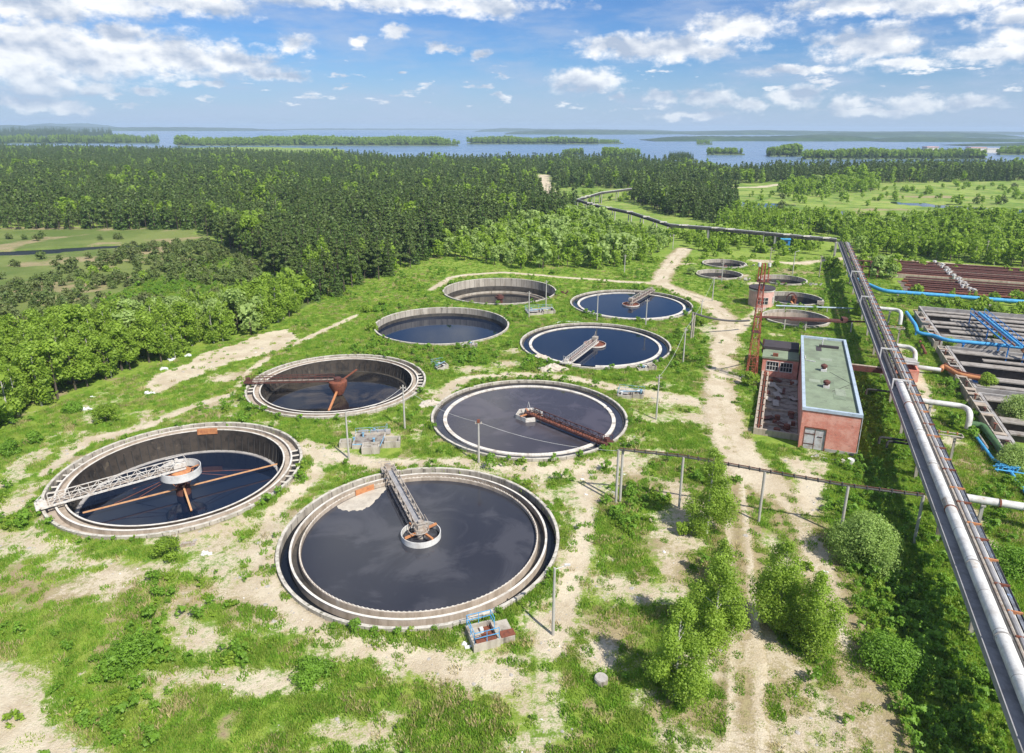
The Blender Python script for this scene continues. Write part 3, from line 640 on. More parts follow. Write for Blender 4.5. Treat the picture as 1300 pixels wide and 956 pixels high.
# tank 14 / 15 machinery
cx, cy, r = TANKS[14]
t = thing('scraper_bridge', 'rusty arched frame standing in the small dark water tank', 'bridge', (cx, cy, 0), AX*-1)
part('arch', MB().tube([(-1.3*math.cos(q)-.3,0,1.9*math.sin(q)-.2) for q in [i*math.pi/10 for i in range(11)]], .12, 6).tube([(-1.3*math.cos(q)-.3,.8,1.9*math.sin(q)-.2) for q in [i*math.pi/10 for i in range(11)]], .12, 6), M['rust_dark'], t)
part('centre_column', MB().cyl(0,0,.5,-2,1.2,12).cyl(.5,-.5,.35,-2,.6,10), M['rust'], t)
part('scraper_arm', MB().beam((-.4,-.5,-.2),(1.2,-3.8,-1.5),.4,.15), M['orange'], t)
part('end_carriage', MB().box(5.6,7.2,-5.4,-4.4,.7,1.5).beam((5.8,-5.2,.7),(5.8,-5.2,-1),.2).beam((7,-4.6,.7),(7,-4.6,-1),.2).beam((6.9,-5.3,.7),(6.9,-5.3,-1),.2), M['palerust'], t)
cx, cy, r = TANKS[15]
gA = G(958,402,2.7); gB = G(1118,409,2.7); aa = math.atan2(gB[1]-gA[1], gB[0]-gA[0]); LL = math.hypot(gB[0]-gA[0], gB[1]-gA[1])
t = thing('pipe_bridge', 'dark rusty pipe bridge on short posts passing over the violet brown small tank', 'pipe bridge', (*gA, 0), aa)
part('pipe', MB().tube([(0,0,2.6),(LL,0,2.6)], .2, 10).tube([(0,.5,2.7),(LL*.72,.5,2.7)], .15, 8), M['rust_dark'], t, True)
part('girder', MB().beam((LL*.28,-.5,2.5),(LL*.72,-.5,2.5),.12,.4).beam((LL*.28,1.1,2.5),(LL*.72,1.1,2.5),.12,.4), M['rust_dark'], t)
part('box_head', MB().box(LL*.70,LL*.74,-.6,1.1,2.3,3.3), M['rust_dark'], t)
for q in (.03, .25, .42, .78): part('post', MB().box(LL*q-.12,LL*q+.12,-.12,.12,0,2.5), M['pole'], t)
# ------------------------------------------------------------------ valve pits
def railing(mb, pts, h=1.05, z0=0.0, w=.045):
    for (x0,y0),(x1,y1) in zip(pts[:-1], pts[1:]):
        n = max(1, round(math.hypot(x1-x0, y1-y0)/1.1))
        for i in range(n+1): q = i/n; mb.beam((x0+(x1-x0)*q,y0+(y1-y0)*q,z0), (x0+(x1-x0)*q,y0+(y1-y0)*q,z0+h), w)
        for zz in (.5, 1.0): mb.beam((x0,y0,z0+h*zz), (x1,y1,z0+h*zz), w)
def openbox(mb, x0, x1, y0, y1, z, t=.18, z0=-.3):
    mb.box(x0,x1,y0,y0+t,z0,z).box(x0,x1,y1-t,y1,z0,z).box(x0,x0+t,y0+t,y1-t,z0,z).box(x1-t,x1,y0+t,y1-t,z0,z)
t = thing('valve_pit', 'small concrete pit with blue railing on the grass below the nearest tank', 'valve pit', (*G(613,812), 0), R_(20), 'valve pits between the tanks')
b = MB(); openbox(b, -1.2, 1.2, -1.3, 1.3, .8); part('wall', b, M['conc'], t)
part('floor', MB().box(-1.02,1.02,-1.12,1.12,.1,.35), M['rust'], t)
part('cover_slab', MB().box(1.22,2.6,-1.1,1.2,-.1,.55).box(-1.0,-.2,-.2,1.0,.4,.62), M['conc'], t)
part('rusty_plate', MB().box(1.4,2.7,-1.0,-.2,.55,.62).box(-.9,.9,-1.2,-.5,.8,.86), M['rust'], t)
b = MB(); railing(b, [(1.1,-1.2),(-1.1,-1.2),(-1.1,1.2),(1.1,1.2),(1.1,.1)], 1.1, .8); part('railing', b, M['blue'], t)
b = MB(); b.box(-.15,.15,.2,.6,.5,.9); part('valve', b, M['silver'], t)
t = thing('valve_pit', 'large cluster of concrete pits with blue valves and gratings left of the central tank', 'valve pit', (*G(470,566), 0), R_(6), 'valve pits between the tanks')
b = MB(); openbox(b, -.9, 1.5, -2.6, -.9, 1.0, .25); openbox(b, 2.0, 4.2, -.9, 1.0, .9, .25); openbox(b, -4.2, -2.6, -.4, 1.0, .8, .2); openbox(b, -2.4, 2.0, -.88, 3.2, .55, .25); openbox(b, -2.0,-.6,3.3,4.3,.6,.2)
part('wall', b, M['conc'], t)
part('floor', MB().box(-2.15,1.75,-.63,2.95,.1,.35), M['ruinfloor'], t)
part('cover_slab', MB().box(-.2,2.6,3.3,4.0,.2,.7), M['conc_grey'], t)
part('grating', MB().box(-.62,1.2,-2.1,-1.9,.85,.98).box(-.62,1.2,-1.6,-1.4,.85,.98), M['conc'], t)
b = MB(); railing(b, [(-2.3,3.0),(1.9,3.2),(2.1,4.4)], .9, .5); b.tube([(-2.3,-.7,.62),(-.8,-.7,.62)],.08,6).tube([(1.6,-2.4,1.05),(1.9,.8,.95)],.07,6); part('railing', b, M['fadedblue'], t)
for x, y in ((.5,.4),(-1.2,2.4),(-2.3,.9),(.3,3.6)): part('valve', MB().cyl(x,y,.14,.3,.9,8).cyl(x,y,.22,.9,.96,10), M['fadedblue'], t)
def small_pit(px, py, rz, sx, sy, label, seed, blue=True):
    rr = random.Random(seed); t = thing('valve_pit', label, 'valve pit', (*G(px, py), 0), R_(rz), 'valve pits between the tanks')
    b = MB(); openbox(b, -sx, sx*.1, -sy, sy, .55, .2); openbox(b, sx*.15, sx, -sy*.7, sy*.9, .8, .2); part('wall', b, M['conc'], t)
    part('floor', MB().box(-sx+.2,sx*.1-.2,-sy+.2,sy-.2,.0,.2), M['sed'], t)
    part('cover_slab', MB().box(-sx*.8,-sx*.2,-sy*.5,sy*.6,.56,.66), M['conc_grey'], t)
    if blue:
        b = MB(); railing(b, [(-sx,-sy),(-sx,sy),(sx,sy)], .9, .5); b.tube([(-sx*.9,-sy*.4,.9),(sx*.9,sy*.2,1.0)], .09, 6); part('railing', b, M['fadedblue'], t)
    for i in range(3): x, y = rr.uniform(-sx*.8, sx*.8), rr.uniform(-sy*.8, sy*.8); part('valve', MB().cyl(x,y,.14,.2,.9,8).cyl(x,y,.26,.9,.97,10), M['silver'] if i else M['fadedblue'], t)
small_pit(686,397,10,3.4,2.2,'grey concrete pit cluster between the half drained tank and the farthest full tank',1,2)
small_pit(801,503,-15,2.1,1.3,'small concrete pit with blue valves on the grass right of the central tank',2)
small_pit(559,467,30,1.2,1.5,'small square pit frame on the grass behind the brown bridge tank',3,2)
small_pit(820,469,10,1.8,1.0,'low pit against the near rim of the tank with the brown hub disc',4,0)
small_pit(595,441,-5,1.7,.9,'pale low pit at the near rim of the tank without a bridge',5,0)
for (px, py, lab) in ((948,338,'heap beside the farthest small tank'),(942,356,'heap beside the second small tank'),(1032,362,'heap right of the small tank behind the pink hut'),(712,372,'dark heap at the right rim of the half drained tank')):
    x, y = G(px, py); b = MB(); rr = random.Random(px)
    for i in range(7): a, c = rr.uniform(-1.6,1.6), rr.uniform(-1,1); b.beam((a,c,.0), (a+rr.uniform(-.8,.8),c+rr.uniform(-.8,.8),rr.uniform(.3,.9)), rr.uniform(.3,.9), .25)
    solo('rubble_heap', b, M['rubble'] if px != 712 else M['rust_dark'], 'broken concrete '+lab if px != 712 else lab, 'rubble', (x, y, 0), group='rubble heaps beside the tanks')
t = thing('manhole_ring', 'round concrete manhole ring at the bottom edge of the yard', 'manhole', (*G(763,866), 0))
part('ring', MB().ring(.36,.55,-.2,.45,28), M['conc'], t, True); part('lid', MB().cyl(0,0,.5,.452,.52,24), M['rubble'], t)
# steel handrail at the far left tank
t = thing('pit_ladder', 'pale metal ladder rail and debris beside the near rim of the far left tank', 'ladder', (*G(228,692), 0), .2)
b = MB(); railing(b, [(-.8,.2),(-.2,.2)], 1.6, 0, .06); b.beam((-.8,.2,1.6),(-1.6,1.0,1.2),.05); part('rail', b, M['whitesteel'], t)
part('crate_frame', MB().box(.1,1.6,-.5,.3,0,.12).box(.3,1.2,-.3,.1,.12,.3), M['palerust'], t)
# ------------------------------------------------------------------ brick building (local x across, y along the plant axis)
def at_uv(name, label, cat, u, v, group=None, z=0.0): x, y = UV(u, v); return thing(name, label, cat, (x, y, z), -AX, group)
t = at_uv('brick_building', 'tall red brick building with green grey flat roof and pale blue edge', 'building', 96.1, 5.2)
W_, L_, H_ = 7.3, 36.8, 5.7
M['roofpatch'] = weathered('felt_patch', (.19,.235,.155), (.12,.15,.10), .8, .8, 4); M['roofpatch2'] = weathered('pale_felt_patch', (.27,.31,.23), (.18,.2,.15), .8, .8, 4)
b = MB(); wt = .38
b.box(0,.55,0,wt,-.3,H_).box(3.3,W_,0,wt,-.3,H_).box(.55,3.3,0,wt,3.1,H_)          # front, gate opening .55-3.3
b.box(0,W_,L_-wt,L_,-.3,H_).box(0,wt,wt,L_-wt,-.3,H_).box(W_-wt,W_,wt,L_-wt,-.3,H_)
part('wall', b, M['brick'], t)
part('roof', MB().box(.25,W_-.25,.25,L_-.25,H_-.25,H_+.06), M['roof'], t)
b = MB(); b.box(-.14,.30,-.14,L_+.14,H_+.002,H_+.42).box(W_-.30,W_+.14,-.14,L_+.14,H_+.002,H_+.42).box(.30,W_-.30,-.14,.30,H_+.002,H_+.42).box(.30,W_-.30,L_-.30,L_+.14,H_+.002,H_+.42)
part('parapet', b, M['paleblue'], t)
part('plinth', MB().box(3.4,W_+.06,-.07,-.003,-.3,.45).box(W_+.003,W_+.07,-.07,L_,-.3,.45), M['conc_grey'], t)
gt = part('gate', MB().box(.6,3.25,.12,.2,.0,3.05), M['gate'], t)
part('gate_frame', MB().box(.5,.6,-.03,.25,0,3.15).box(3.25,3.35,-.03,.25,0,3.15).box(.5,3.35,-.04,.25,3.152,3.3).box(1.9,1.96,.07,.117,0,3.0), M['rust'], gt)
part('hinge', MB().box(.65,1.9,.06,.11,.7,.78).box(.65,1.9,.06,.11,2.2,2.28).box(2.3,2.9,.05,.11,1.9,2.0), M['rust_dark'], gt)
for (uu, vv) in ((114.2,8.35),(106.4,8.45)):
    x, y = vv-5.2, uu-96.1
    vt = part('roof_vent', MB().box(x-.42,x+.42,y-.42,y+.42,H_+.0,H_+.45), M['silver'], t)
    part('vent_cowl', MB().lathe([(.3,H_+.4),(.3,H_+.75),(.5,H_+.75),(.5,H_+1.05),(.05,H_+1.3),(.05,H_+.4)], 18, cx=x, cy=y), M['rust_dark'], vt, True)
part('roof_shadow_strip', MB().box(2.8,6.0,31.3,31.7,H_+.1,H_+.5), M['roofdark'], t)  # dark bar drawn in for a shadow on the roof, no real hatch
part('roof_pipe', MB().tube([(3.3,31.6,H_),(3.3,31.6,H_+1.6)], .09, 8).tube([(3.3,31.6,H_+1.6),(3.9,31.6,H_+1.6)], .09, 8), M['silver'], t)
part('roof_seam', MB().beam((4.0,8.8,H_+.08),(6.9,13.2,H_+.08),.06,.03).beam((4.0,17.9,H_+.08),(6.9,13.2,H_+.08),.06,.03), M['black'], t)
rr = random.Random(17)
for i in range(7):
    x_, y_ = rr.uniform(.8,4.6), rr.uniform(1.5,29); part('roof_patch', MB().box(x_,x_+rr.uniform(.8,1.9),y_,y_+rr.uniform(.7,3.2),H_+.06,H_+.075+.004*i), M['roofpatch' if i % 2 else 'roofdark' if i == 4 else 'roofpatch2'], t)
part('downpipe', MB().tube([(W_+.12,-.02,H_),(W_+.12,-.02,.1)], .06, 6), M['gate'], t)
part('roof_debris', MB().beam((.6,22.6,H_+.15),(2.0,22.2,H_+.15),.15).beam((.5,23.3,H_+.15),(.55,25,H_+.15),.1), M['silver'], t)
# annex
t = at_uv('brick_annex', 'low brick annex with dark lean-to roof and barred windows behind the sunken yard', 'building', 125.0, -1.0)
b = MB(); wx = 6.0
for x0, x1 in ((0,.8),(2.7,3.1),(5.0,wx)): b.box(x0,x1,0,.35,-.3,3.4)
b.box(.8,2.7,0,.35,-.3,1.2).box(3.1,5.0,0,.35,-.3,1.2).box(.8,2.7,0,.35,2.9,3.4).box(3.1,5.0,0,.35,2.9,3.4)
b.box(0,.35,.35,9,-.3,3.4).box(.35,wx,8.65,9,-.3,3.4); part('wall', b, M['brick'], t)
part('roof', MB().box(-.15,wx-.02,-.15,4.6,3.402,3.7), M['roof'], t)
part('upper_roof', MB().box(-.15,wx-.02,4.61,9.2,3.402,4.25), M['roofdark'], t)
for x0 in (.8, 3.1):
    wn = part('window', MB().box(x0,x0+1.9,.16,.2,1.2,2.9), M['glass'], t)
    fb = MB(); fb.box(x0-.1,x0+2.0,-.05,.12,2.85,2.98).box(x0-.1,x0+2.0,-.05,.12,1.12,1.24).box(x0-.1,x0,-.05,.12,1.24,2.85).box(x0+1.9,x0+2.0,-.05,.12,1.24,2.85)
    for i in range(1, 4): fb.box(x0+.475*i-.04,x0+.475*i+.04,.04,.12,1.24,2.85)
    fb.box(x0,x0+1.9,.05,.11,2.0,2.08); part('frame', fb, M['silver'], wn)
part('chimney_post', MB().box(-.4,-.1,4.4,4.7,3.0,5.6), M['rust_dark'], t)
part('rusty_box', MB().box(1.6,2.5,.6,1.2,3.7,4.2), M['rust'], t)
# ruined sunken yard
t = at_uv('ruined_basin', 'open ruined concrete basin with rusty stains along the brick building', 'basin', 98.4, -.9)
yl = 26.6; xr = 6.05
part('wall', MB().box(0,.35,0,yl,-.4,1.0).box(.9,1.2,.35,yl,-.4,.9).box(.35,xr,0,.35,-.4,.9), M['conc_tan'], t)
part('floor', MB().box(.36,xr,.36,yl,-.2,.02), M['ruinfloor'], t)
rr = random.Random(5); b = MB()
for i in range(4): y = 4+i*6.1; part('cross_wall', MB().box(1.2,xr-.02,y,y+.2,.0,.35), M['conc_tan'], t)
for k_, nm, mt_ in ((0,'rusty_plate','rust_dark'),(1,'rusty_drum','rust'),(2,'broken_slab','rubble')):
    for i in range((9,8,9)[k_]):
        x, y = rr.uniform(1.6,5.4), rr.uniform(1,25); q = MB()
        if k_ == 1: q.cyl(0,0,rr.uniform(.3,.5),.02,rr.uniform(.4,.8),10)
        else: q.beam((-rr.uniform(.4,1.0),0,.25),(rr.uniform(.4,1.2),rr.uniform(-.5,.5),rr.uniform(.3,.6)),rr.uniform(.4,1.2),.08)
        part(nm, q, M[mt_], t, loc=(x,y,0), rz=rr.uniform(0,3))
pb = MB().tube([(.6,.3,.95),(.6,yl,.95)], .09, 6)
for i in range(9): pb.beam((.2,1+i*2.9,1.03),(1.1,1+i*2.9,1.03),.12)
part('pipe_run', pb, M['rust'], t)
t = at_uv('pipe_bridge', 'brown enclosed pipe duct joining the brick building to the long pipe rack', 'pipe duct', 122, 12.6)
part('duct', MB().box(0,5.2,-.5,.5,4.1,4.9), M['rust_dark'], t); part('top_pipe', MB().tube([(0,-.2,5.05),(5.2,-.2,5.05)], .14, 8), M['conc_tan'], t)

x, y = G(1042,590)
b = MB(); rr = random.Random(8)
for i in range(9): a, c = rr.uniform(-2.2,2.5), rr.uniform(-.8,.8); b.beam((a,c,.05),(a+rr.uniform(-1,1),c+rr.uniform(-.5,.5),rr.uniform(.1,.4)),rr.uniform(.15,.6),.12)
solo('rubble_heap', b, M['rubble'], 'grey slabs and boards lying in front of the tall brick building', 'rubble', G(1052,585)+(0,), -.3, 'rubble heaps beside the tanks')
b = MB().cyl(0,0,.45,0,.5,8).cyl(.9,.3,.3,0,.35,8); solo('white_sack', b, M['trash'], 'white debris near the front right corner of the brick building', 'debris', G(1080,587)+(0,))
M['mastpaint'] = weathered('chipped_red_white_paint', (.40,.10,.065), (.22,.07,.05), .6, .5, 6, rough=.65, third=(.55,.48,.44), thr=.56)
# ------------------------------------------------------------------ lattice tower
t = thing('lattice_tower', 'tall red lattice steel mast beside the dirt road and brick annex', 'tower', (*G(953,483), 0), -AX+.2)
Ht = 21.0
def hw_at(z): return .82*(1-z/Ht)+.26*(z/Ht)
def corner(i, z): h = hw_at(z); return ((-h,-h,z),(h,-h,z),(h,h,z),(-h,h,z))[i]
lean = 0
b = MB(); d = MB(); zs = [0]+[1.5*i for i in range(1,15)]
for i in range(4):
    for z0, z1 in zip(zs[:-1], zs[1:]):
        b.beam(corner(i,z0), corner(i,z1), .11)
        j = (i+1) % 4
        (d.beam(corner(i,z0), corner(j,z1), .05) if int(z0/1.5+i) % 2 else d.beam(corner(j,z0), corner(i,z1), .05)); d.beam(corner(i,z1), corner(j,z1), .05)
part('mast_leg', b, M['redlead'], t); part('lattice_brace', d, M['mastpaint'], t)
part('platform', MB().box(-.75,.75,-.75,.75,9.0,9.1).box(-.9,1.1,-.8,.8,17.9,18.0), M['rust_dark'], t)
rb = MB(); railing(rb, [(-.9,-.8),(1.1,-.8),(1.1,.8),(-.9,.8),(-.9,-.8)], 1.0, 18, .04); part('railing', rb, M['redlead'], t)
lp = MB().beam((0,.3,0),(0,.3,18),.04).beam((.4,.3,0),(.4,.3,18),.04)
for i in range(60): lp.beam((0,.3,.3*i+.3),(.4,.3,.3*i+.3),.035)
part('ladder', lp, M['redlead'], t)
for x_ in (-.7, .9):
    f_ = part('floodlight', MB().cyl(x_,0,.28,20.5,21.1,12), M['silver'], t)
    part('bracket', MB().beam((x_,0,18),(x_,0,20.5),.16), M['redlead'], f_)
part('footing', MB().box(-1.4,1.4,-1.4,1.4,-.2,.25), M['conc'], t)
# ------------------------------------------------------------------ pink round hut
cxy = G(970,391); cxy = (cxy[0], cxy[1]+2.9)
t = thing('round_hut', 'small round pink plastered hut with dark flat roof behind the red mast', 'hut', (*cxy, 0), 0)
part('wall', MB().ring(2.6,2.95,-.2,4.4,40), M['pink'], t, True)
part('roof', MB().lathe([(3.2,4.4),(3.2,4.75),(.01,4.9),(.01,4.4)], 40), M['roofdark'], t, True)
part('cornice', MB().ring(2.951,3.06,4.0,4.398,40), M['conc_white'], t, True)
for a_, wd_, nm in ((-1.75,.9,'window'),(-.55,.45,'window')):
    wn = part(nm, arcbox(MB(), 2.9, 2.99, .9, 2.6, a_, wd_), M['glass'], t)
    fb = MB()
    for q in range(4):
        aa_ = a_-wd_/2+wd_*q/3; fb.beam((3.0*math.cos(aa_),3.0*math.sin(aa_),.9),(3.0*math.cos(aa_),3.0*math.sin(aa_),2.6),.07)
    for zz in (.9,1.75,2.6): arcbox(fb, 2.98, 3.03, zz-.04, zz+.04, a_, wd_)
    part('frame', fb, M['conc_white'], wn)
part('downpipe', MB().tube([(3.0,-.9,4.4),(3.0,-.9,0)], .07, 6), M['conc_white'], t)
part('door_slab', MB().box(-2.6,.6,-4.2,-3.0,-.1,.12), M['conc'], t)
# ------------------------------------------------------------------ long pipe rack
M['trayblue'] = weathered('faded_cable_sheath', (.27,.29,.33), (.12,.12,.13), .8, 1.2, 6, rough=.7, third=(.30,.42,.62), thr=.6)
U0, U1 = 8.0, 258.0
t = at_uv('pipe_rack', 'long raised pipe rack running from the bottom right corner to the birch woods', 'pipe rack', U0, 17.4)
LR = U1-U0; UB = 109.5-U0
b = MB().box(0,1.15,0,LR,5.55,5.72)
b.box(-.02,.06,0,LR,5.2,5.85); part('deck', b, M['deck'], t)
part('girder', MB().box(1.3,1.42,0,LR,4.9,5.5).box(3.3,3.42,0,LR,4.9,5.5), M['darkgrey'], t)
rb = MB(); 
for i in range(int(LR/3)): rb.box(1.15,3.5,1+i*3,1.18+i*3,5.5,5.62)
part('cross_beam', rb, M['conc_grey'], t)
for k_, (x, z, r_, mt_) in enumerate(((2.0,5.95,.20,'darkgrey'),(2.4,5.9,.14,'palerust'),(2.75,5.95,.2,'deck'),(3.05,5.8,.09,'silver'),(2.2,5.6,.16,'rust_dark'))):
    part('pipe', MB().tube([(x,0,z),(x,LR,z)], r_, 8, False), M[mt_], t, True)
part('pipe', MB().tube([(.75,UB+1,6.05),(.75,LR,6.05)], .24, 8).tube([(1.3,UB+1,6.0),(1.3,LR,6.0)], .18, 8), M['darkgrey'], t, True)
part('cable_tray', MB().box(3.14,3.55,0,LR,5.75,5.85).box(3.52,3.57,0,LR,5.85,6.05), M['darkgrey'], t)
rr = random.Random(2); cb = MB()
for i in range(5): cb.tube([(3.2+.07*i+rr.uniform(-.02,.02), LR*q/40, 5.9+rr.uniform(0,.06)) for q in range(41)], .035, 5, False)
part('cable_bundle', cb, M['trayblue'], t)
for i in range(67):
    y = 2+i*3.6+rr.uniform(-.8,.8); part('pipe_clamp', MB().box(2.3+rr.uniform(-.2,.3),3.62,y,y+.16,5.86,6.14), M['orange' if i % 2 else 'rust'], t)
bp_ = part('large_pipe', MB().tube([(1.2,0,6.42),(1.2,UB,6.42),(1.2,UB+1.3,6.42),(1.2,UB+1.35,5.4)], .52, 24, bend=.8), M['silver'], t, True)
for i in range(20):
    q = MB().lathe([(.537,-.03),(.537,.03),(.515,.03),(.515,-.03)], 20); q.v = [(v[0]+1.2, v[2]+1.2+i*4.9, v[1]+6.42) for v in q.v]
    part('pipe_band', q, M['conc_grey'], bp_, True)
rr = random.Random(31)
for i in range(10):
    q = MB().lathe([(.60,-.05),(.60,.05),(.515,.05),(.515,-.05)], 20); q.v = [(v[0]+1.2, v[2]+6+i*9.7, v[1]+6.42) for v in q.v]; part('pipe_flange', q, M['rust' if i % 3 == 0 else 'conc_grey'], bp_, True)
for i in range(13):
    y0_ = rr.uniform(1, UB-3); a0_ = rr.uniform(.2, 2.4); q = MB().lathe([(.531,0),(.531,rr.uniform(.5,2.0)),(.522,.5),(.522,0)], 6, a0=a0_, a1=a0_+rr.uniform(.4,1.1)); q.v = [(v[0]+1.2, v[2]+y0_, v[1]+6.42) for v in q.v]; part('lagging_patch', q, M['whitesteel' if i % 2 else 'palerust'], bp_, True)
def rack_post(y):
    p_ = part('trestle', MB().beam((1.75,y,-.3),(1.6,y,5.0),.34,.34).beam((3.4,y,-.3),(3.2,y,5.0),.34,.34).box(1.2,3.5,y-.2,y+.2,4.9,5.2).beam((1.7,y,2.4),(3.3,y,2.4),.2), M['conc'], t)
for u_ in [16,31,46,61,77,92,106,119,132,146,160,174,188,202,216,230,244]: rack_post(u_-U0)
for u_ in (109.3, 125.5, 166, 196):
    y = u_-U0; part('portal_frame', MB().beam((.1,y,5.7),(.1,y,7.4),.18).beam((2.3,y,5.7),(2.3,y,7.4),.18).beam((0,y,7.35),(2.4,y,7.35),.2), M['silver'], t)
sb2 = MB()
for u_ in (60, 84, 100, 142): y = u_-U0; sb2.box(2.9,3.9,y-.3,y+.3,5.0,5.2)
part('bracket_arm', sb2, M['rust'], t)
# far elevated pipeline through the woods
FARLINE = [G(x, y, 6) for x, y in ((1062,305),(985,298),(900,290),(850,286),(800,270),(760,262),(732,254))]
bx, by = FARLINE[0]
t = thing('far_pipeline', 'raised dark pipeline on white posts winding away through the far forest', 'pipeline', (bx, by, 0))
L = [(p[0]-bx, p[1]-by) for p in FARLINE]
L.append((L[-1][0]+18, L[-1][1]+42)); L.append((L[-1][0]+24, L[-1][1]+30))
for dz, dx, r_, mt_ in ((6.0,0,.30,'darkgrey'),(6.1,.7,.24,'darkgrey'),(6.5,.4,.16,'silver')):
    part('pipe', MB().tube([(x+dx*.5, y+dx, dz) for x, y in L], r_, 7), M[mt_], t, True)
gb = MB()
for a, c in zip(L[:-1], L[1:]): gb.beam((*a,5.45),(*c,5.45),1.1,.25)
part('girder', gb, M['roofdark'], t)
pm = MB().box(-.9,-.55,-.2,.2,-.2,5.2).box(.55,.9,-.2,.2,-.2,5.2).box(-.95,.95,-.22,.22,5.2,5.35).mesh('trestle', M['pole'])
for a, c in zip(L[:-1], L[1:]):
    n = max(1, int(math.hypot(c[0]-a[0], c[1]-a[1])/13)); an = math.atan2(c[1]-a[1], c[0]-a[0])+math.pi/2
    for i in range(n): q = i/n; part('trestle', pm, None, t, loc=(a[0]+(c[0]-a[0])*q, a[1]+(c[1]-a[1])*q, 0), rz=an)
rr = random.Random(12)
for i in range(16):
    a, c = L[i % 7], L[i % 7+1]; q = rr.random(); x, y = a[0]+(c[0]-a[0])*q, a[1]+(c[1]-a[1])*q; part('bright_patch', MB().box(x-1.4,x+1.4,y-.3,y+.3,6.3,6.75), M['whitesteel'], t)
# low pipes right of the rack
def pipe(name, label, cat, pts, r_, mat_, bend=.8, posts=(), group=None, nseg=14, pm_='pole', extra=None):
    """pts: (u, v, z) in plant coordinates"""
    u0, v0 = pts[0][0], pts[0][1]; t = at_uv(name, label, cat, u0, v0, group)
    part('pipe', MB().tube([(v-v0, u-u0, z) for u, v, z in pts], r_, nseg, bend=bend), M[mat_], t, True)
    for (u, v, z) in posts:
        part('support', MB().box(v-v0-.16,v-v0+.16,u-u0-.16,u-u0+.16,-.3,z-r_-.16).box(v-v0-.22,v-v0+.22,u-u0-.45,u-u0+.45,z-r_-.2,z-r_-.02), M[pm_], t)
    return t
GP = 'silver pipes crossing from the rack to the basins'
pipe('silver_pipe','silver pipe elbow from the rack, farthest of the silver crossings','pipe',[(173.4,20.4,3.3),(173.2,26.0,3.3),(171.0,26.6,3.3),(170.6,26.6,.6)],.42,'silver',1.2,[(173.3,22,3.3),(173.3,24.6,3.3)],GP)
pipe('silver_pipe','silver pipe dropping beside the red brick kiosk','pipe',[(143.1,20.6,3.2),(142.9,24.6,3.2),(140,25.2,3.2),(139.0,25.2,1.0),(137.8,25.4,1.0),(137.4,29.2,1.0)],.42,'silver',1.2,[(143,22.6,3.2)],GP)
pipe('silver_pipe','silver pipe ending in an elbow above the green pipe','pipe',[(113.2,20.6,3.2),(113.0,28.0,3.2),(110.5,28.3,3.2),(110.2,28.2,.8)],.42,'silver',1.2,[(113.1,23.6,3.2)],GP)
tt = pipe('silver_pipe','nearest silver pipe, straight, with a rust ring, leaving the frame at the right','pipe',[(82.7,20.8,3.0),(83.1,44,3.0)],.44,'silver',.5,[(82.8,24.2,3.0),(83,29.6,3.0),(83,36,3)],GP,18)
q = MB().ring(.442,.5,-.09,.09,20); q.v = [(v[2]+4.9, v[1]+.0, v[0]+3.0) for v in q.v]; part('rust_ring', q, M['rust'], tt)
q = MB().ring(.442,.46,-.03,.03,20); q.v = [(v[2]+7.2, v[1]+.0, v[0]+3.0) for v in q.v]; part('seam', q, M['rust'], tt)
pipe('blue_pipe','thick bright blue pipe curving from under the rack past the rusty racks','pipe',[(217,19.0,2.2),(212,21.2,1.9),(203.2,26.5,1.3),(203.6,40,1.3),(203.4,58,1.3),(203.4,100,1.3)],.5,'blue',2.2,[(203.3,30,1.3),(203.6,36,1.3),(203.6,44,1.3),(203.5,52,1.3),(203.5,62,1.3)],None,16,'conc')
pipe('blue_pipe','strong blue pipe zigzagging over the basins and running out to the right','pipe',[(182,29.3,.9),(166.2,28.9,1.9),(159.3,28.4,1.9),(158.7,31.2,1.9),(155.8,32.6,1.9),(155.6,46.5,2.0),(155.4,80,2.0)],.38,'blue',1.6,[(164,28.9,1.9),(155.6,36,2.0),(155.6,42,2.0),(155.5,50,2)],None,16,'deepblue')
pipe('rusty_pipe','orange rusty pipe bending beside the blue basin water','pipe',[(137.4,29.2,1.1),(139.6,29.9,1.3),(134.4,31.2,1.5),(133.0,34.6,1.6),(131.2,34.9,1.0)],.42,'orange',1.2,[(134.5,31.2,1.4)],'rusty pipes at the basin edge',14,'rust')
pipe('rusty_pipe','thinner rusty twin pipe beside the orange bend at the basin edge','pipe',[(141.8,30.6,1.0),(136,31.4,1.6),(134.2,33.6,1.7),(134.2,36.6,1.7)],.26,'rust',1.0,[(136,31.6,1.5)],'rusty pipes at the basin edge',10,'rust')
pipe('rusty_pipe','short red brown pipe stub on the grass beside the concrete channel','pipe',[(156.7,28.6,.9),(148.0,28.4,.9)],.24,'rust',.5,[(154,28.6,.9),(150,28.5,.9)],'rusty pipes at the basin edge',10,'rust')
pipe('green_pipe','dull green pipe bending down along the concrete channel','pipe',[(111.4,28.8,1.2),(111.4,30.3,1.2),(103.0,30.9,1.0),(101.4,31.4,.2)],.46,'green',1.3,[(107,30.6,1.0)],None,14,'rust')
pipe('tan_pipe','thin tan pipe lying beside the green pipe','pipe',[(111.0,29.5,.5),(104.6,29.6,.5)],.16,'palerust',.3,[],None,8)
pipe('thin_blue_pipe','thin bright blue pipe on the grass from the silver elbow to the blue valves','pipe',[(109.9,28.9,.5),(100.6,29.5,.5),(99.9,30.6,.5),(92.1,30.9,.5),(70,31.5,.5)],.20,'blue',.8,[(105,29.2,.5),(95,30.7,.5)],None,10,'blue')
t = at_uv('valve_cluster', 'tangle of small bright blue valves and handwheels on the thin blue pipe', 'valves', 98.0, 30.3)
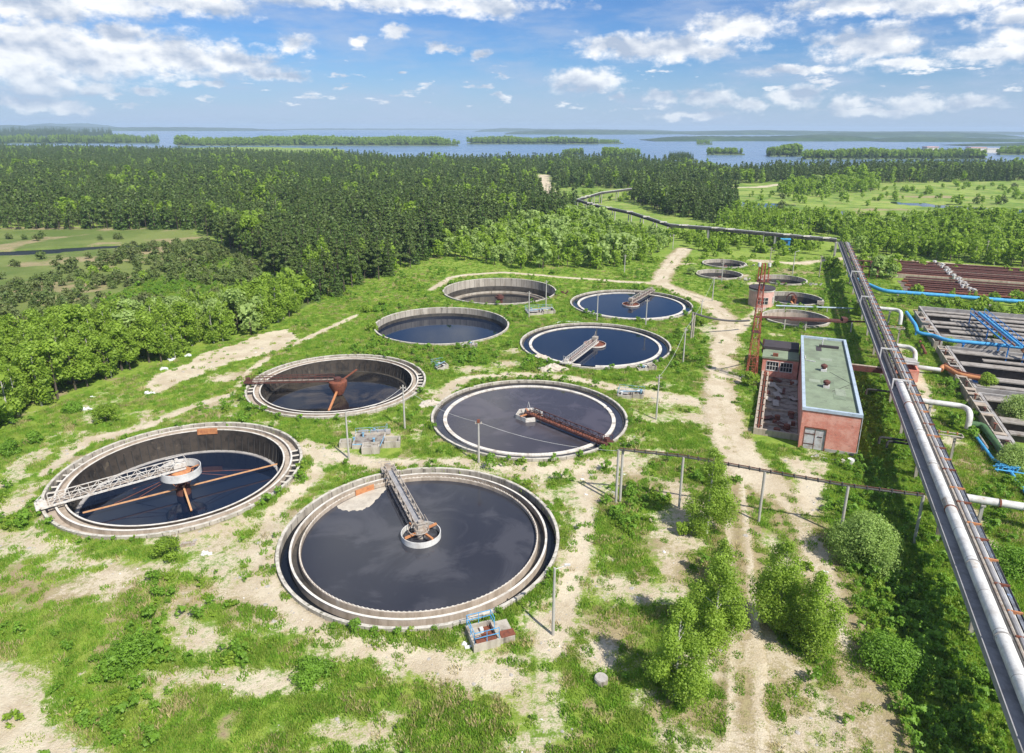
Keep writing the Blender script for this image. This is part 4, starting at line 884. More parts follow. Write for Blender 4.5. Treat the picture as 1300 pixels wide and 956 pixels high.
for i in range(5):
    x, y = -1.0+.55*i, .3*math.sin(i*2); part('valve', MB().cyl(x,y,.16,.2,1.0,8), M['blue'], t)
    part('hand_wheel', MB().tube([(x+.3*math.cos(q),y+.3*math.sin(q),1.05) for q in [k*math.pi/5 for k in range(11)]], .03, 5).beam((x-.3,y,1.05),(x+.3,y,1.05),.03), M['blue'], t)
part('manifold', MB().tube([(-1.4,-.5,.6),(1.8,-.5,.6)], .1, 6).tube([(-1.4,.5,.6),(1.8,.5,.6)], .1, 6), M['blue'], t)
for u_, lab in ((112.9,'black pipe elbow poking left from the rack, level with the front of the brick building'),(94.2,'pair of black pipe elbows poking left from the rack above dark grass')):
    t = at_uv('black_elbow', lab, 'pipe', u_, 17.3, 'black elbows on the rack')
    part('pipe', MB().tube([(1.5,0,4.1),(-2.6,0,4.1),(-2.6,-.2,3.2)], .17, 8, bend=.4), M['black'], t, True)
    if u_ < 100: part('pipe', MB().tube([(1.5,-1.0,4.1),(-1.8,-1.0,4.1),(-1.8,-1.2,3.2)], .17, 8, bend=.4), M['black'], t, True)
for u_, z_, lab in ((103.2,4.3,'small rusty white pipe frame on one leg, right of the rack below the green pipe'),(158,4.3,'small rusty white pipe frame on one leg beside the red brick kiosk path')):
    t = at_uv('side_pipe_frame', lab, 'pipe frame', u_-5, 20.6, 'side pipe frames of the rack')
    part('leg', MB().beam((3.4,0,-.2),(3.4,0,z_-.4),.28).box(2.9,4.2,-.25,.25,z_-.4,z_-.2), M['conc'], t)
    part('pipe', MB().tube([(0,.5,z_),(4.2,.5,z_),(4.2,-.6,z_),(.2,-.6,z_)], .09, 6, bend=.2), M['palerust'], t)
    for x in (.5,1.5,2.5,3.6): part('clamp', MB().box(x,x+.15,.36,.66,z_-.15,z_+.15), M['orange'], t)
t = at_uv('brick_kiosk', 'low red brick kiosk with broken open top behind the pipe rack', 'kiosk', 131.5, 21.2)
b = MB(); openbox(b, 0, 3.6, 0, 4.2, 2.2, .3); part('wall', b, M['brick'], t)
part('slab', MB().box(-.3,3.9,3.0,6.6,2.3,2.5), M['conc_grey'], t); part('beam', MB().beam((-.5,4.0,2.6),(4.0,3.4,2.7),.2).beam((-.5,2.5,2.4),(3.0,2.9,2.5),.12), M['silver'], t); part('inner_block', MB().box(.9,2.6,.9,2.6,.0,1.5), M['rust'], t)
for u_, v_, lab in ((236,22,'dark rusty pipe tangle right of the far end of the rack'),(226,23,'rusty square pipe loop near the far end of the rack')):
    t = at_uv('pipe_loop', lab, 'pipe frame', u_, v_, 'rusty frames at the far end of the rack')
    part('pipe', MB().tube([(-2,0,3.6),(4,0,3.6),(4,-1,1)], .25, 6, bend=.6).tube([(-2,2,3.2),(5,2.4,3.2),(5,2.4,0)], .25, 6, bend=.6), M['rust_dark'], t)
    part('support', MB().beam((2,0,0),(2,0,3.4),.2).beam((2,2.2,0),(2,2.2,3.2),.2), M['rust'], t)
# ------------------------------------------------------------------ aeration basins
M['conc_dark'] = weathered('dark_brown_concrete', (.12,.10,.08), (.06,.05,.04), .7, .8, 5, third=(.22,.19,.15), thr=.6)
M['walk'] = weathered('brown_grey_walkway', (.33,.30,.265), (.19,.165,.14), .8, .8, 5, third=(.15,.11,.085), thr=.6)
def basin(u0, u1, v0, v1, label, walks, water=None):
    t = at_uv('aeration_basin', label, 'basin', u0, v0, 'rectangular concrete aeration basins'); L = u1-u0; Wd = v1-v0
    part('floor', MB().box(0,Wd,0,L,-2.2,-1.5), M['conc_dark'], t)
    wb = MB(); wb.box(0,.4,0,L,-2,1.3).box(.4,Wd,0,.35,-2,1.3).box(.4,Wd,L-.35,L,-2,1.3); part('outer_wall', wb, M['conc_grey'], t)
    for (ua, ub, va, vb) in walks:
        ua -= .25; ub += .3; w_ = part('partition_wall', MB().box(va,vb,(ua+ub)/2-.2,(ua+ub)/2+.2,-2,1.15), M['conc_dark'], t)
        part('walkway', MB().box(va,vb,ua,ub,1.152,1.36), M['walk'], w_)
    if water: part('water', MB().add([(water[0],water[2],-.3),(water[1],water[2],-.3),(water[1],water[3],-.3),(water[0],water[3],-.3)], [(0,1,2,3)]), M['w_basin'], t)
    return t
M['w_basin'] = watermat('blue_basin_water', (.004,.022,.075), .05)
def rows(L, step, skip=()):
    out = []; k = 0; y = 1.2
    while y < L-1.6:
        wd = 1.5 if k % 2 else .8
        if k not in skip: out.append((y, y+wd, .5+(k*2.3) % 5 if k % 3 == 1 else .5, 45))
        y += step; k += 1
    return out
basin(160.5,188.5,32.7,78,'farthest concrete basin, behind the strong blue pipe and under the blue gantry',rows(28,3.6))
basin(128.8,153.8,32.7,78,'middle concrete basin with a patch of blue water beside the rusty pipes',rows(25,3.9,(2,)),(1.0,7,6,12.5))
basin(99,126.6,32.7,78,'nearest concrete basin at the right edge beside the green pipe',rows(27.6,4.6))
t = at_uv('concrete_channel', 'broken grey concrete channel box running along the left ends of the basins', 'channel', 102.5, 30.9); b = MB()
for i, (a0, a1) in enumerate(((0,21),(22,31),(31.6,50),(53,66),(68,79))): openbox(b, 0, 1.5, a0, a1, 1.5, .18, -.4)
part('wall', b, M['conc'], t)
rr = random.Random(4)
for i in range(26):
    y = rr.uniform(0,77); part('cover_slab', MB().box(-.05,1.55,y,y+rr.uniform(.5,1.6),1.51,1.6), M['conc_tan' if i % 3 else 'conc_grey'], t)
for i in range(12):
    y = 2+i*6.2; part('valve', MB().cyl(.7,y,.12,1.2,2.0,7).cyl(.7,y,.28,2.0,2.06,9), M['rust' if i % 2 else 'rust_dark'], t)
part('channel_floor', MB().box(.18,1.3,0,79,-.3,.2), M['sed'], t)
# blue gantry
t = thing('blue_gantry', 'bright blue steel pipe gantry slanting across the farthest basin', 'gantry', (*UV(150,43.2), 0), -AX)
def V3(u, v, z): return (v-43.2, u-150, z)
b = MB(); A0, A1, B0, B1 = V3(149,42.0,3.6), V3(175,40.6,3.6), V3(149,44.6,3.6), V3(176,43.4,3.6)
for P0, P1 in ((A0,A1),(B0,B1)):
    b.beam(P0, P1, .2, .25); b.beam((P0[0],P0[1],P0[2]+1.1), (P1[0],P1[1],P1[2]+1.1), .09)
    for i in range(11):
        q = i/10; x = [P0[c]+(P1[c]-P0[c])*q for c in range(3)]; b.beam(x, (x[0],x[1],x[2]+1.1), .07)
part('truss', b, M['deepblue'], t)
b = MB()
for i in range(9): q = (i+.5)/9; b.beam([A0[c]+(A1[c]-A0[c])*q for c in range(3)], [B0[c]+(B1[c]-B0[c])*q for c in range(3)], .25, .12)
part('cross_beam', b, M['blue'], t)
part('pipe', MB().tube([(A0[0]+.7,A0[1],3.9),(A1[0]+.7,A1[1],3.9)], .16, 8), M['rust'], t); part('pipe', MB().tube([(A0[0]+1.6,A0[1],3.9),(A1[0]+1.6,A1[1],3.9)], .26, 8), M['blue'], t)
for q, dx in ((.02,0),(.5,0),(.98,0)):
    for P0, P1 in ((A0,A1),(B0,B1)): x = [P0[c]+(P1[c]-P0[c])*q for c in range(3)]; part('leg', MB().beam((x[0],x[1],-1.6), (x[0],x[1],3.5), .2), M['deepblue'], t)
pipe('rusty_duct','rusty brown duct sloping down from the near end of the blue gantry','pipe',[(150,44.4,3.0),(144,46.4,2.2),(136,48.4,1.6)],.5,'orange',1.0,[(144,46.4,2.0)],None,4,'rust')
# rusty racks far right
t = at_uv('pipe_bed', 'wide bed of parallel dark red rusty pipes at the right, farther half', 'pipe bed', 232, 31.0, 'beds of rusty pipes'); 
def pipebed(t, L, Wd, rows, x0s):
    part('ground_slab', MB().box(0,Wd,0,L,-.4,.05), M['sed'], t)
    n = 0
    for i in range(rows):
        y = .6+i*(L-1.2)/(rows-1); x0 = x0s(i); zz = .9+.25*(i % 3)
        part('rusty_pipe', MB().tube([(x0,y,zz),(Wd,y,zz)], .26 if i % 3 else .36, 6), M['rust_dark' if i % 3 else 'rust'], t, True)
    for x in range(4, int(Wd), 5): part('sleeper', MB().box(x,x+.3,.2,L-.2,.06,.62), M['conc_grey'], t)
    b = MB(); rr = random.Random(int(L)); 
pipebed(t, 24, 64, 13, lambda i: .5+.9*(i % 2))
t2 = at_uv('pipe_bed', 'narrower bed of dark red rusty pipes nearer the thick blue pipe', 'pipe bed', 209.5, 32.6, 'beds of rusty pipes'); pipebed(t2, 17, 62, 9, lambda i: .5+.7*(i % 3))
part('retaining_wall', MB().box(-.2,64,-.6,-.3,-.4,1.2).box(-.2,64,9.4,9.7,-.1,1.2), M['conc_tan'], t)
vc = at_uv('valve_row', 'row of grey valves and ladders crossing the beds of rusty pipes', 'valves', 211, 45.4); rr = random.Random(6)
for i in range(30):
    q = i/29; y = q*45; x = 3.0-1.2*q+rr.uniform(-1,1); part('valve', MB().cyl(x,y,.35,.9,2.0,8).box(x-.6,x+.6,y-.12,y+.12,1.7,1.95), M['silver' if i % 3 else 'conc_tan'], vc)
x, y = G(1268,390); t = thing('small_gantry', 'small white gate frame in the grass below the thick blue pipe', 'frame', (*UV(196,50.2), 0), -AX); part('frame', MB().box(-1.2,-.9,-.2,.2,0,1.2).box(.9,1.2,-.2,.2,0,1.2).box(-1.2,1.2,-.2,.2,1.2,1.5), M['conc_white'], t)
# thin pale pipe behind pink hut
a = G(985,388,1.2); c = G(1095,392,1.2); t = thing('pale_blue_pipe', 'thin pale blue pipe on low posts right of the pink hut', 'pipe', (*a, 0), math.atan2(c[1]-a[1], c[0]-a[0])); LL = math.hypot(c[0]-a[0], c[1]-a[1])
part('pipe', MB().tube([(0,0,1.2),(LL,0,1.2)], .18, 8), M['paleblue'], t, True)
for q in (.1,.35,.6,.85): part('support', MB().box(LL*q-.1,LL*q+.1,-.1,.1,-.2,1.0), M['conc_grey'], t)
# blue small frame house far
t = thing('blue_booth', 'small strong blue steel booth on stilts at the forest edge', 'booth', (*G(996,316), 0), -.3)
b = MB(); openbox(b, -1.6, 1.6, -1.2, 1.2, 3.6, .15, 1.4); part('cabin', b, M['deepblue'], t); part('roof', MB().box(-1.8,1.8,-1.4,1.4,3.6,3.8), M['blue'], t)
for x in (-1.5,1.5):
    for y in (-1.1,1.1): part('leg', MB().box(x-.1,x+.1,y-.1,y+.1,-.2,1.4), M['deepblue'], t)
part('window', MB().box(-.6,.8,-1.26,-1.2,2.2,3.1), M['glass'], t); part('stair', MB().beam((-3.4,-.3,0),(-1.6,-.3,1.5),.9,.15), M['deepblue'], t)
# ------------------------------------------------------------------ poles
def pole(bpx, tpx, h, label, lamp=False, wood=False, group='concrete poles across the yard'):
    x, y = G(*bpx); t = thing('lamp_pole' if lamp else 'utility_pole', label, 'lamp pole' if lamp else 'pole', (x, y, 0), 0.0, group)
    part('shaft', MB().cyl(0,0,.15,-.3,h,10,.10), M['pole' if not wood else 'palerust'], t, True)
    if lamp:
        part('arm', MB().tube([(0,0,h-.15),(1.1,.25,h+.1)], .035, 6), M['silver'], t); part('lamp_head', MB().box(.85,1.35,.14,.36,h+.08,h+.2), M['silver'], t)
    else:
        part('crossarm', MB().box(-.45,.45,-.05,.05,h-.5,h-.38).cyl(-.38,0,.06,h-.38,h-.2,6).cyl(.38,0,.06,h-.38,h-.2,6), M['palerust'], t)
    return t
PL = [((702,806),6.9,'lamp pole with its shadow on the sand right of the nearest tank',True),((608,589),6.3,'pole with a small rusty head box between the nearest and the central tank',False),
 ((443,582),6.8,'pole standing at the left end of the large pit cluster',False),((514,545),7.0,'pole on the grass just right of the large pit cluster',False),
 ((833,532),7.2,'pole on the sandy ground right of the central grey violet tank',False),((867,461),7.0,'thin pole near the dirt road, right of the tank with the hub disc',False),
 ((757.8,408),6.6,'pole between the two full blue tanks, left one',False),((819.6,413.5),6.2,'pole at the near rim of the farthest full blue tank, right one',False),
 ((671.5,403.5),6.4,'pole on the left side of the grey pit cluster behind the bridgeless tank',False),((693,391),7.0,'pole at the right side of the grey pit cluster behind the bridgeless tank',False),
 ((792.6,346),5.6,'pole in the grass behind the farthest full tank, left of the road fork',False),((854,316),5.5,'pole at the far end of the dirt road by the forest',False),
 ((904.2,382),6.4,'pole on the outer side of the dirt road bend',False),((915.8,359),6.0,'pole in front of the second small empty tank',False),
 ((889.3,408),5.2,'short pole in the bushes beside the conduit post near the road',False),((677,331),4.5,'pole among the pale bushes behind the half drained tank',False),
 ((976.5,341),6.8,'brownish pole behind the small tank beside the pink hut',False),((967.6,316),6.5,'pole beside the blue booth at the forest edge',False),
 ((1006,349),7.2,'white lamp pole behind the small tank with rusty machinery',True),((1039.7,352),6.6,'brown pole on the grass left of the far rack end',False),
 ((1163.5,321),6.0,'pole in the thicket right of the rack, beyond the far road',False),((1250.5,328.6),6.4,'pole at the far right forest edge beyond the far road',False)]
for bp_, h, lab, lamp in PL: pole(bp_, None, h, lab, lamp, wood='brown' in lab)
bx_ = [o for o in bpy.data.objects if o.get('label','').startswith('pole with a small rusty')][0]
part('head_box', MB().box(-.18,.18,-.15,.15,6.0,6.4), M['rust'], bx_)
# wires
def wire(label, pts, sag=.8, r_=.02):
    x0, y0 = pts[0][0], pts[0][1]; mb = MB()
    for a, c in zip(pts[:-1], pts[1:]):
        mb.tube([(a[0]+(c[0]-a[0])*q-x0, a[1]+(c[1]-a[1])*q-y0, a[2]+(c[2]-a[2])*q-sag*4*q*(1-q)) for q in [i/12 for i in range(13)]], r_, 5)
    solo('overhead_wire', mb, M['silver'], label, 'wire', (x0, y0, 0), group='overhead wires')
P = lambda i: (*G(*PL[i][0]), PL[i][1]-.25)
wire('thin wire strung from the pit cluster pole across to the central tank pole', [P(3), P(1)]); wire('thin wire running from the head box pole over the central tank to the conduit posts', [P(1), (*G(782,638), 6.8)])
wire('thin wire from the left pit pole to the right pit pole', [P(2), P(3)]); wire('thin wire between the poles beside the dirt road', [P(4), P(5), P(12)], 1.0)
# overhead conduit across the yard
ps = [(12.46,72.24,7.0),(19.74,71.13,6.7),(28.1,68.2,6.4),(*G(1077,617,6.1),6.1),(43.45,64.11,5.8)]
t = thing('overhead_conduit', 'dark overhead conduit on concrete posts crossing the dirt road above the birches', 'conduit', (ps[0][0], ps[0][1], 0)); o0 = ps[0]
for dz, r_ in ((0,.11),(.22,.06)): part('pipe', MB().tube([(p[0]-o0[0],p[1]-o0[1],p[2]+dz) for p in ps], r_, 7), M['rust_dark' if dz else 'darkgrey'], t, True)
strap_me = MB().box(-.04,.04,-.14,.14,-.14,.3).mesh('hanger_strap', M['darkgrey'])
for a, c in zip(ps[:-1], ps[1:]):
    n = int(math.dist(a, c)/1.1)
    for i in range(n): q = (i+.5)/n; x, y, z = [a[k]+(c[k]-a[k])*q for k in range(3)]; part('hanger_strap', strap_me, None, t, loc=(x-o0[0], y-o0[1], z))
for i, p in enumerate(ps):
    part('post', MB().cyl(p[0]-o0[0],p[1]-o0[1],.15,-.3,p[2],10), M['pole'], t, True)
    if i == 0: part('post', MB().cyl(.55,.35,.15,-.3,p[2]-.2,10), M['pole'], t, True)
# hanging cable from road post to mast
a = (38.0,139.1,5.7); tw = G(953,483); c = (tw[0],tw[1]+.6,9.6); mpt = []
t = thing('hanging_cable', 'thick dark cable sagging over the dirt road from its post to the red mast', 'cable', (a[0],a[1],0))
g2 = G(951,408,2.4)
part('cable', MB().tube([((g2[0]-a[0])*q,(g2[1]-a[1])*q,a[2]+(2.6-a[2])*q-1.2*4*q*(1-q)*.6) for q in [i/16 for i in range(17)]], .22, 7), M['darkgrey'], t, True)
part('post', MB().cyl(0,0,.2,-.3,5.8,10).cyl(.5,.3,.16,-.3,5.6,10), M['palerust'], t, True)
g3 = G(957,428,4.6); ann = UV(133,-1)
solo('cable_duct', MB().tube([(tw[0]+.6,tw[1]+.5,7.6),(ann[0]-1.0,ann[1]-3,3.6)], .14, 7), M['black'], 'black sloping cable duct from the red mast to the annex roof', 'duct')
# rubble mounds, slabs, pallets and litter
def mound(px, py, rx, ry, h, mat_, label, seed=0):
    x, y = G(px, py); mb = MB(); n = 18; m_ = 6; rr = random.Random(seed+px); vs = [(0,0,h)]
    for i in range(1, m_+1):
        for j in range(n): q = i/m_; a = 2*math.pi*j/n; k = 1+rr.uniform(-.18,.18); vs.append((rx*q*k*math.cos(a), ry*q*k*math.sin(a), h*(1-q**1.6)*rr.uniform(.75,1.2)-.06*(i == m_)-.1*(i==m_)))
    fs = [(0,1+j,1+(j+1) % n) for j in range(n)]
    for i in range(m_-1):
        for j in range(n): a = 1+i*n+j; b_ = 1+i*n+(j+1) % n; fs.append((a, a+n, b_+n, b_))
    mb.add(vs, fs); solo('sand_mound', mb, mat_, label, 'mound', (x, y, 0), group='sand mounds and spoil')
M['spoil'] = weathered('dry_sand_spoil', (.52,.46,.38), (.36,.30,.23), .6, .8, 5, rough=.95)
mound(702,470,3.0,1.6,1.2,M['spoil'],'pale sand mound against the near rim of the tank with the hub disc')
mound(685,455,2.2,1.5,.8,M['spoil'],'smaller sand heap left of the pale mound by the tank rim')
mound(547,515,2.2,1.4,.9,M['spoil'],'pale soil mound between the brown bridge tank and the central tank')
for i, (px, py, s_, lab) in enumerate(((215,458,.9,'white rubble lump at the upper edge of the sandy strip by the forest'),(240,452,.8,'white rubble at the forest edge above the sandy strip'),(205,470,.9,'broken white block at the left part of the sandy strip'),(190,500,.8,'white slab at the lower left tip of the sandy strip'),(113,520,.7,'white bag on the grass near the round bush'),(258,705,.5,'white stone right of the bush below the far left tank'),(118,505,.4,'small white litter on the grass beyond the round bush'),(530,640,.01,'x'),(596,822,.45,'white stone on the sand left of the railed pit'),(1048,727,.3,'small white litter at the roadside by the big willow'))):
    if s_ < .1: continue
    b = MB(); rr = random.Random(i)
    for q in range(4): a, c = rr.uniform(-s_,s_), rr.uniform(-s_*.6,s_*.6); b.beam((a,c,.05),(a+rr.uniform(-s_,s_),c+.3*s_,rr.uniform(.1,.5)*s_),s_*.6,s_*.4)
    solo('white_debris', b, M['trash'], lab, 'debris', G(px, py)+(0,), group='white litter and rubble')
b = MB()
for i in range(46): 
    a = G(640+i*5.5, 355-2*math.sin(i/9), 0); 
for i, (p0, p1, lab) in enumerate((((700,413),(712,408),'white pipe piece lying on the grass behind the left full blue tank'),((712,408),(738,409),'longer white pipe lying on the grass behind the left full blue tank'))):
    a, c = G(*p0,.1), G(*p1,.1); solo('loose_pipe', MB().tube([(0,0,.1),(c[0]-a[0],c[1]-a[1],.1)], .14, 6), M['trash'], lab, 'pipe', (*a, 0), group='loose white pipes')
# distant works beyond the lake
for i, (px, w_, h_) in enumerate(((1180,22,9),(1238,30,8),(1268,60,6))):
    x, y = G(px, 193, 0); t = thing('factory_hall', ('pale low hall with red roof on the far right lake shore','pale hall with red roof between two others on the far shore','long white hall farthest right on the lake shore')[i], 'hall', (x, y, 0))
    part('wall', MB().box(-w_/2,w_/2,-9,9,-2,h_), M['conc_white'], t); part('roof', MB().box(-w_/2-.5,w_/2+.5,-9.5,9.5,h_+.01,h_+1.5), M['whitesteel' if i == 2 else 'pink'], t)
# ------------------------------------------------------------------ vegetation meshes
def leaves(P, size, nrm=None, seed=0, aspect=.7):
    r = np.random.default_rng(seed); n = len(P)
    d = r.normal(size=(n,3)); d /= np.linalg.norm(d, axis=1)[:,None]
    if nrm is not None: d = d*.75+nrm*.8+np.array([0,0,.35]); d /= np.linalg.norm(d, axis=1)[:,None]
    a = np.cross(d, r.normal(size=(n,3))); a /= np.linalg.norm(a, axis=1)[:,None]; b = np.cross(d, a)
    s = (size*r.uniform(.45, 1.5, n))[:,None]
    V_ = np.stack([P-a*s*.5, P+b*s*.5*aspect, P+a*s*.5, P-b*s*.5*aspect], 1).reshape(-1, 3)
    return V_, np.arange(n*4).reshape(-1, 4)
def blob_points(blobs, n, seed, shell=.45):
    r = np.random.default_rng(seed); B = np.array(blobs); vol = (B[:,3]*B[:,4]*B[:,5])**(.72); k = r.choice(len(B), n, p=vol/vol.sum())
    d = r.normal(size=(n,3)); d /= np.linalg.norm(d, axis=1)[:,None]; q = r.random(n)[:,None]**shell
    return B[k,:3]+d*q*B[k,3:6], d
def birch_blobs(h, w, seed, low=.12):
    r = random.Random(seed); out = []
    for i in range(34):
        t = (i+.5)/34; z = h*(low+(.985-low)*t); prof = (math.sin(math.pi*min(1, (t*.86+.14))**.8))**.8*w/2
        a = r.uniform(0, 6.28); q = prof*r.uniform(.25, .78); s_ = .26*w*(1-.58*t)*r.uniform(.7, 1.25)
        out.append((q*math.cos(a), q*math.sin(a), z, s_, s_, s_*r.uniform(.8, 1.3)))
    return out
def round_blobs(h, w, seed, low=.15, n=26):
    r = random.Random(seed); out = []
    for i in range(n):
        a = r.uniform(0, 6.28); e = r.uniform(-.5, 1)*1.4; q = w/2*.62*math.cos(e)*r.uniform(.6, 1.05)
        z = h*(low+(1-low)*(.48+.40*math.sin(e))); s_ = w*r.uniform(.13, .21)
        out.append((q*math.cos(a), q*math.sin(a), z, s_, s_, s_*.85))
    return out
def conifer_blobs(h, w, seed, low=.2):
    r = random.Random(seed); out = []; n = 13
    for i in range(n):
        t = i/(n-1); z = h*(low+(1-low)*t)*.985; R__ = w/2*(1-t)**.62+.22; m_ = max(2, int(6*(1-t))+1); a0 = r.uniform(0, 6)
        for j in range(m_):
            a = a0+6.28*j/m_+r.uniform(-.3, .3); q = R__*r.uniform(.45, .75); s_ = max(.22, R__*.42)*r.uniform(.8, 1.2)
            out.append((q*math.cos(a), q*math.sin(a), z-q*.18, s_, s_, s_*.55))
    return out
def pine_blobs(h, w, seed):
    r = random.Random(seed); out = []
    for i in range(18):
        t = r.random(); z = h*(.32+.64*t); q = w/2*(1-.75*t)*r.uniform(.2, .9); a = r.uniform(0, 6.28); s_ = w*r.uniform(.13, .2)*(1.1-.5*t)
        out.append((q*math.cos(a), q*math.sin(a), z, s_, s_, s_*.6))
    return out
def crown_mesh(name, blobs, n, size, mat_, seed, trunk=None):
    P_, nr = blob_points(blobs, n, seed); P_[:,2] = np.maximum(P_[:,2], .05); V_, F_ = leaves(P_, size, nr, seed)
    mats = [mat_]
    if trunk:
        tv, tf = np.array(trunk[0].v), trunk[0].f; k = len(V_); q4 = np.array([f for f in tf if len(f) == 4])+k
        V_ = np.vstack([V_, tv]); nf = len(F_); F_ = np.vstack([F_, q4]); mats.append(trunk[1])
    me = npmesh(name, V_, F_, mats)
    if trunk:
        mi = np.zeros(len(me.polygons), np.int32); mi[nf:] = 1; me.polygons.foreach_set('material_index', mi)
    return me
def trunk_mb(h, r_, blobs=None, n=7, seed=0, top=.93):
    q = random.Random(seed); bx_, by_ = q.uniform(-.25,.25), q.uniform(-.25,.25)
    mb = MB().tube([(0,0,-.3),(bx_*.3,by_*.3,h*.3),(bx_,by_,h*.65),(0,0,h*top)], [r_*1.15,r_*.85,r_*.5,.02], n, False)
    if blobs:
        for b in blobs[2::3]:
            z0 = max(.15*h, b[2]-h*.1-abs(b[0])*.4); mb.tube([(bx_*.5,by_*.5,z0),(b[0]*.6,b[1]*.6,(z0+b[2])*.5),(b[0],b[1],b[2])], [r_*.3,r_*.2,.012], 4, False)
    return mb
KINDS = {}
M['l_pine'] = leafmat('pine_needles', (.05,.095,.018), (.105,.165,.032), (.125,.165,.04), .25)
def kind(key, fn, h, w, n, size, lm, bark, tr, variants=2, nfar=230, sfar=.85):
    L = []
    for i in range(variants):
        sd = hash_(key)+i*17; bl = fn(h, w, sd)
        L.append((crown_mesh('crown', bl, n, size, M[lm], sd), trunk_mb(h, tr, bl, 7, sd).mesh('trunk', M[bark], True),
                  crown_mesh('far_'+key, bl, nfar, sfar, M[lm], sd+5, (trunk_mb(h, tr, None, 4, sd), M[bark]))))
    KINDS[key] = (L, h)
def hash_(s_): return sum(ord(ch)*(i+3) for i, ch in enumerate(s_))
kind('birch', birch_blobs, 9, 4.2, 2600, .36, 'l_birch', 'birchbark', .13, 4, 330, .85)
kind('broad', lambda h, w, s_: round_blobs(h, w, s_, .12), 8.5, 5.6, 2600, .38, 'l_broad', 'bark', .15, 4, 330, .95)
kind('pale', lambda h, w, s_: round_blobs(h, w, s_, .05), 7, 5.4, 2400, .36, 'l_pale', 'bark', .13, 2, 330, .9)
kind('spruce', lambda h, w, s_: conifer_blobs(h, w*(.8+.1*(s_ % 5)), s_, .05), 13, 4.6, 2800, .45, 'l_conif', 'bark', .17, 5, 360, .95)
kind('pine', pine_blobs, 14.5, 5.6, 2200, .48, 'l_pine', 'bark', .17, 4, 320, 1.1)
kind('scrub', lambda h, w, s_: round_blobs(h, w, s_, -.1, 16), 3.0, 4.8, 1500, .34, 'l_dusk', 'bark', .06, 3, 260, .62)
kind('bush', lambda h, w, s_: round_blobs(h, w, s_, -.1, 16), 2.6, 3.6, 1500, .26, 'l_broad', 'bark', .06, 3, 260, .55)
# prototypes for the uncountable mass, kept outside the scene
protos = bpy.data.collections.new('mass_sources'); ORDER = []
for key in KINDS:
    for i, (a, b_, fm) in enumerate(KINDS[key][0]):
        ob = bpy.data.objects.new(f'{len(ORDER):02d}_{key}', fm); protos.objects.link(ob); ORDER.append((key, i))
first = {key: [j for j, (k_, _) in enumerate(ORDER) if k_ == key] for key in KINDS}
def mass(name, pts, coll, label=None):
    """pts: array x y z rot scale idx -> one object, scattered by geometry nodes"""
    pts = np.array(pts, float); me = bpy.data.meshes.new(name); me.vertices.add(len(pts)); me.vertices.foreach_set('co', pts[:,:3].astype(np.float32).ravel())
    for nm, col_, ty in (('rot',3,'FLOAT'),('scl',4,'FLOAT'),('idx',5,'INT')):
        a = me.attributes.new(nm, ty, 'POINT'); a.data.foreach_set('value', pts[:,col_].astype(np.int32 if ty == 'INT' else np.float32))
    o = bpy.data.objects.new(name, me); COL.objects.link(o)
    g = bpy.data.node_groups.new(name+'_scatter', 'GeometryNodeTree'); g.interface.new_socket('Geometry', in_out='INPUT', socket_type='NodeSocketGeometry'); g.interface.new_socket('Geometry', in_out='OUTPUT', socket_type='NodeSocketGeometry')
    t = NT(g); gi = t.node('NodeGroupInput'); go_ = t.node('NodeGroupOutput'); ci = t.node('GeometryNodeCollectionInfo'); ci.inputs[0].default_value = coll
    ci.inputs['Separate Children'].default_value = True; ci.inputs['Reset Children'].default_value = True
    ip = t.node('GeometryNodeInstanceOnPoints'); ip.inputs['Pick Instance'].default_value = True
    def na(nm, ty): n_ = t.node('GeometryNodeInputNamedAttribute', data_type=ty); n_.inputs[0].default_value = nm; return [s_ for s_ in n_.outputs if s_.enabled and s_.name == 'Attribute'][0]
    t.l.new(gi.outputs[0], ip.inputs['Points']); t.l.new(ci.outputs[0], ip.inputs['Instance']); t.l.new(na('idx', 'INT'), ip.inputs['Instance Index'])
    cx_ = t.node('ShaderNodeCombineXYZ'); t.l.new(na('rot', 'FLOAT'), cx_.inputs[2]); t.l.new(cx_.outputs[0], ip.inputs['Rotation'])
    cs = t.node('ShaderNodeCombineXYZ'); s_ = na('scl', 'FLOAT')
    for i in range(3): t.l.new(s_, cs.inputs[i])
    t.l.new(cs.outputs[0], ip.inputs['Scale']); t.l.new(ip.outputs[0], go_.inputs[0])
    md = o.modifiers.new('scatter', 'NODES'); md.node_group = g; return tag(o, label, kind='stuff')
# ------------------------------------------------------------------ where the woods stand (ground outlines)
def PW(*p): return [G(x, y) for x, y in p]
Z_STRIP = PW((-160,590),(0,549),(31,531),(97,504),(150,483),(188,467),(220,458),(270,439),(339,420),(373,402),(400,386),(372,370),(345,390),(250,408),(150,432),(0,458),(-160,500))
Z_SCRUB = PW((-160,385),(-20,372),(60,352),(110,330),(170,314),(262,308),(330,335),(372,370),(345,390),(250,408),(150,432),(0,458),(-160,500))
Z_CON = PW((-260,288),(0,292),(245,292),(285,315),(330,338),(372,368),(400,386),(425,377),(463,362),(494,351),(532,336),(560,322),(610,302),(660,290),(700,285),(735,270),(735,262),(710,262),(703,240),(720,238),(800,240),(800,256),(850,274),(905,284),(935,272),(935,252),(905,244),(905,236),(1000,231),(1060,234),(1300,230),(1600,228),(1600,205),(1000,150.5+55),(640,205),(0,190),(-500,190))
Z_BRIGHT = PW((532,336),(560,322),(610,302),(660,290),(700,285),(735,276),(800,288),(850,300),(852,314),(826,328),(800,336),(763,343),(719,341),(678,345),(641,339),(600,332),(551,328))
Z_RIGHT = PW((905,289),(935,272),(1010,277),(1060,282),(1200,282),(1500,280),(1500,350),(1300,342),(1200,334),(1110,325),(1078,320),(1062,300),(985,296))
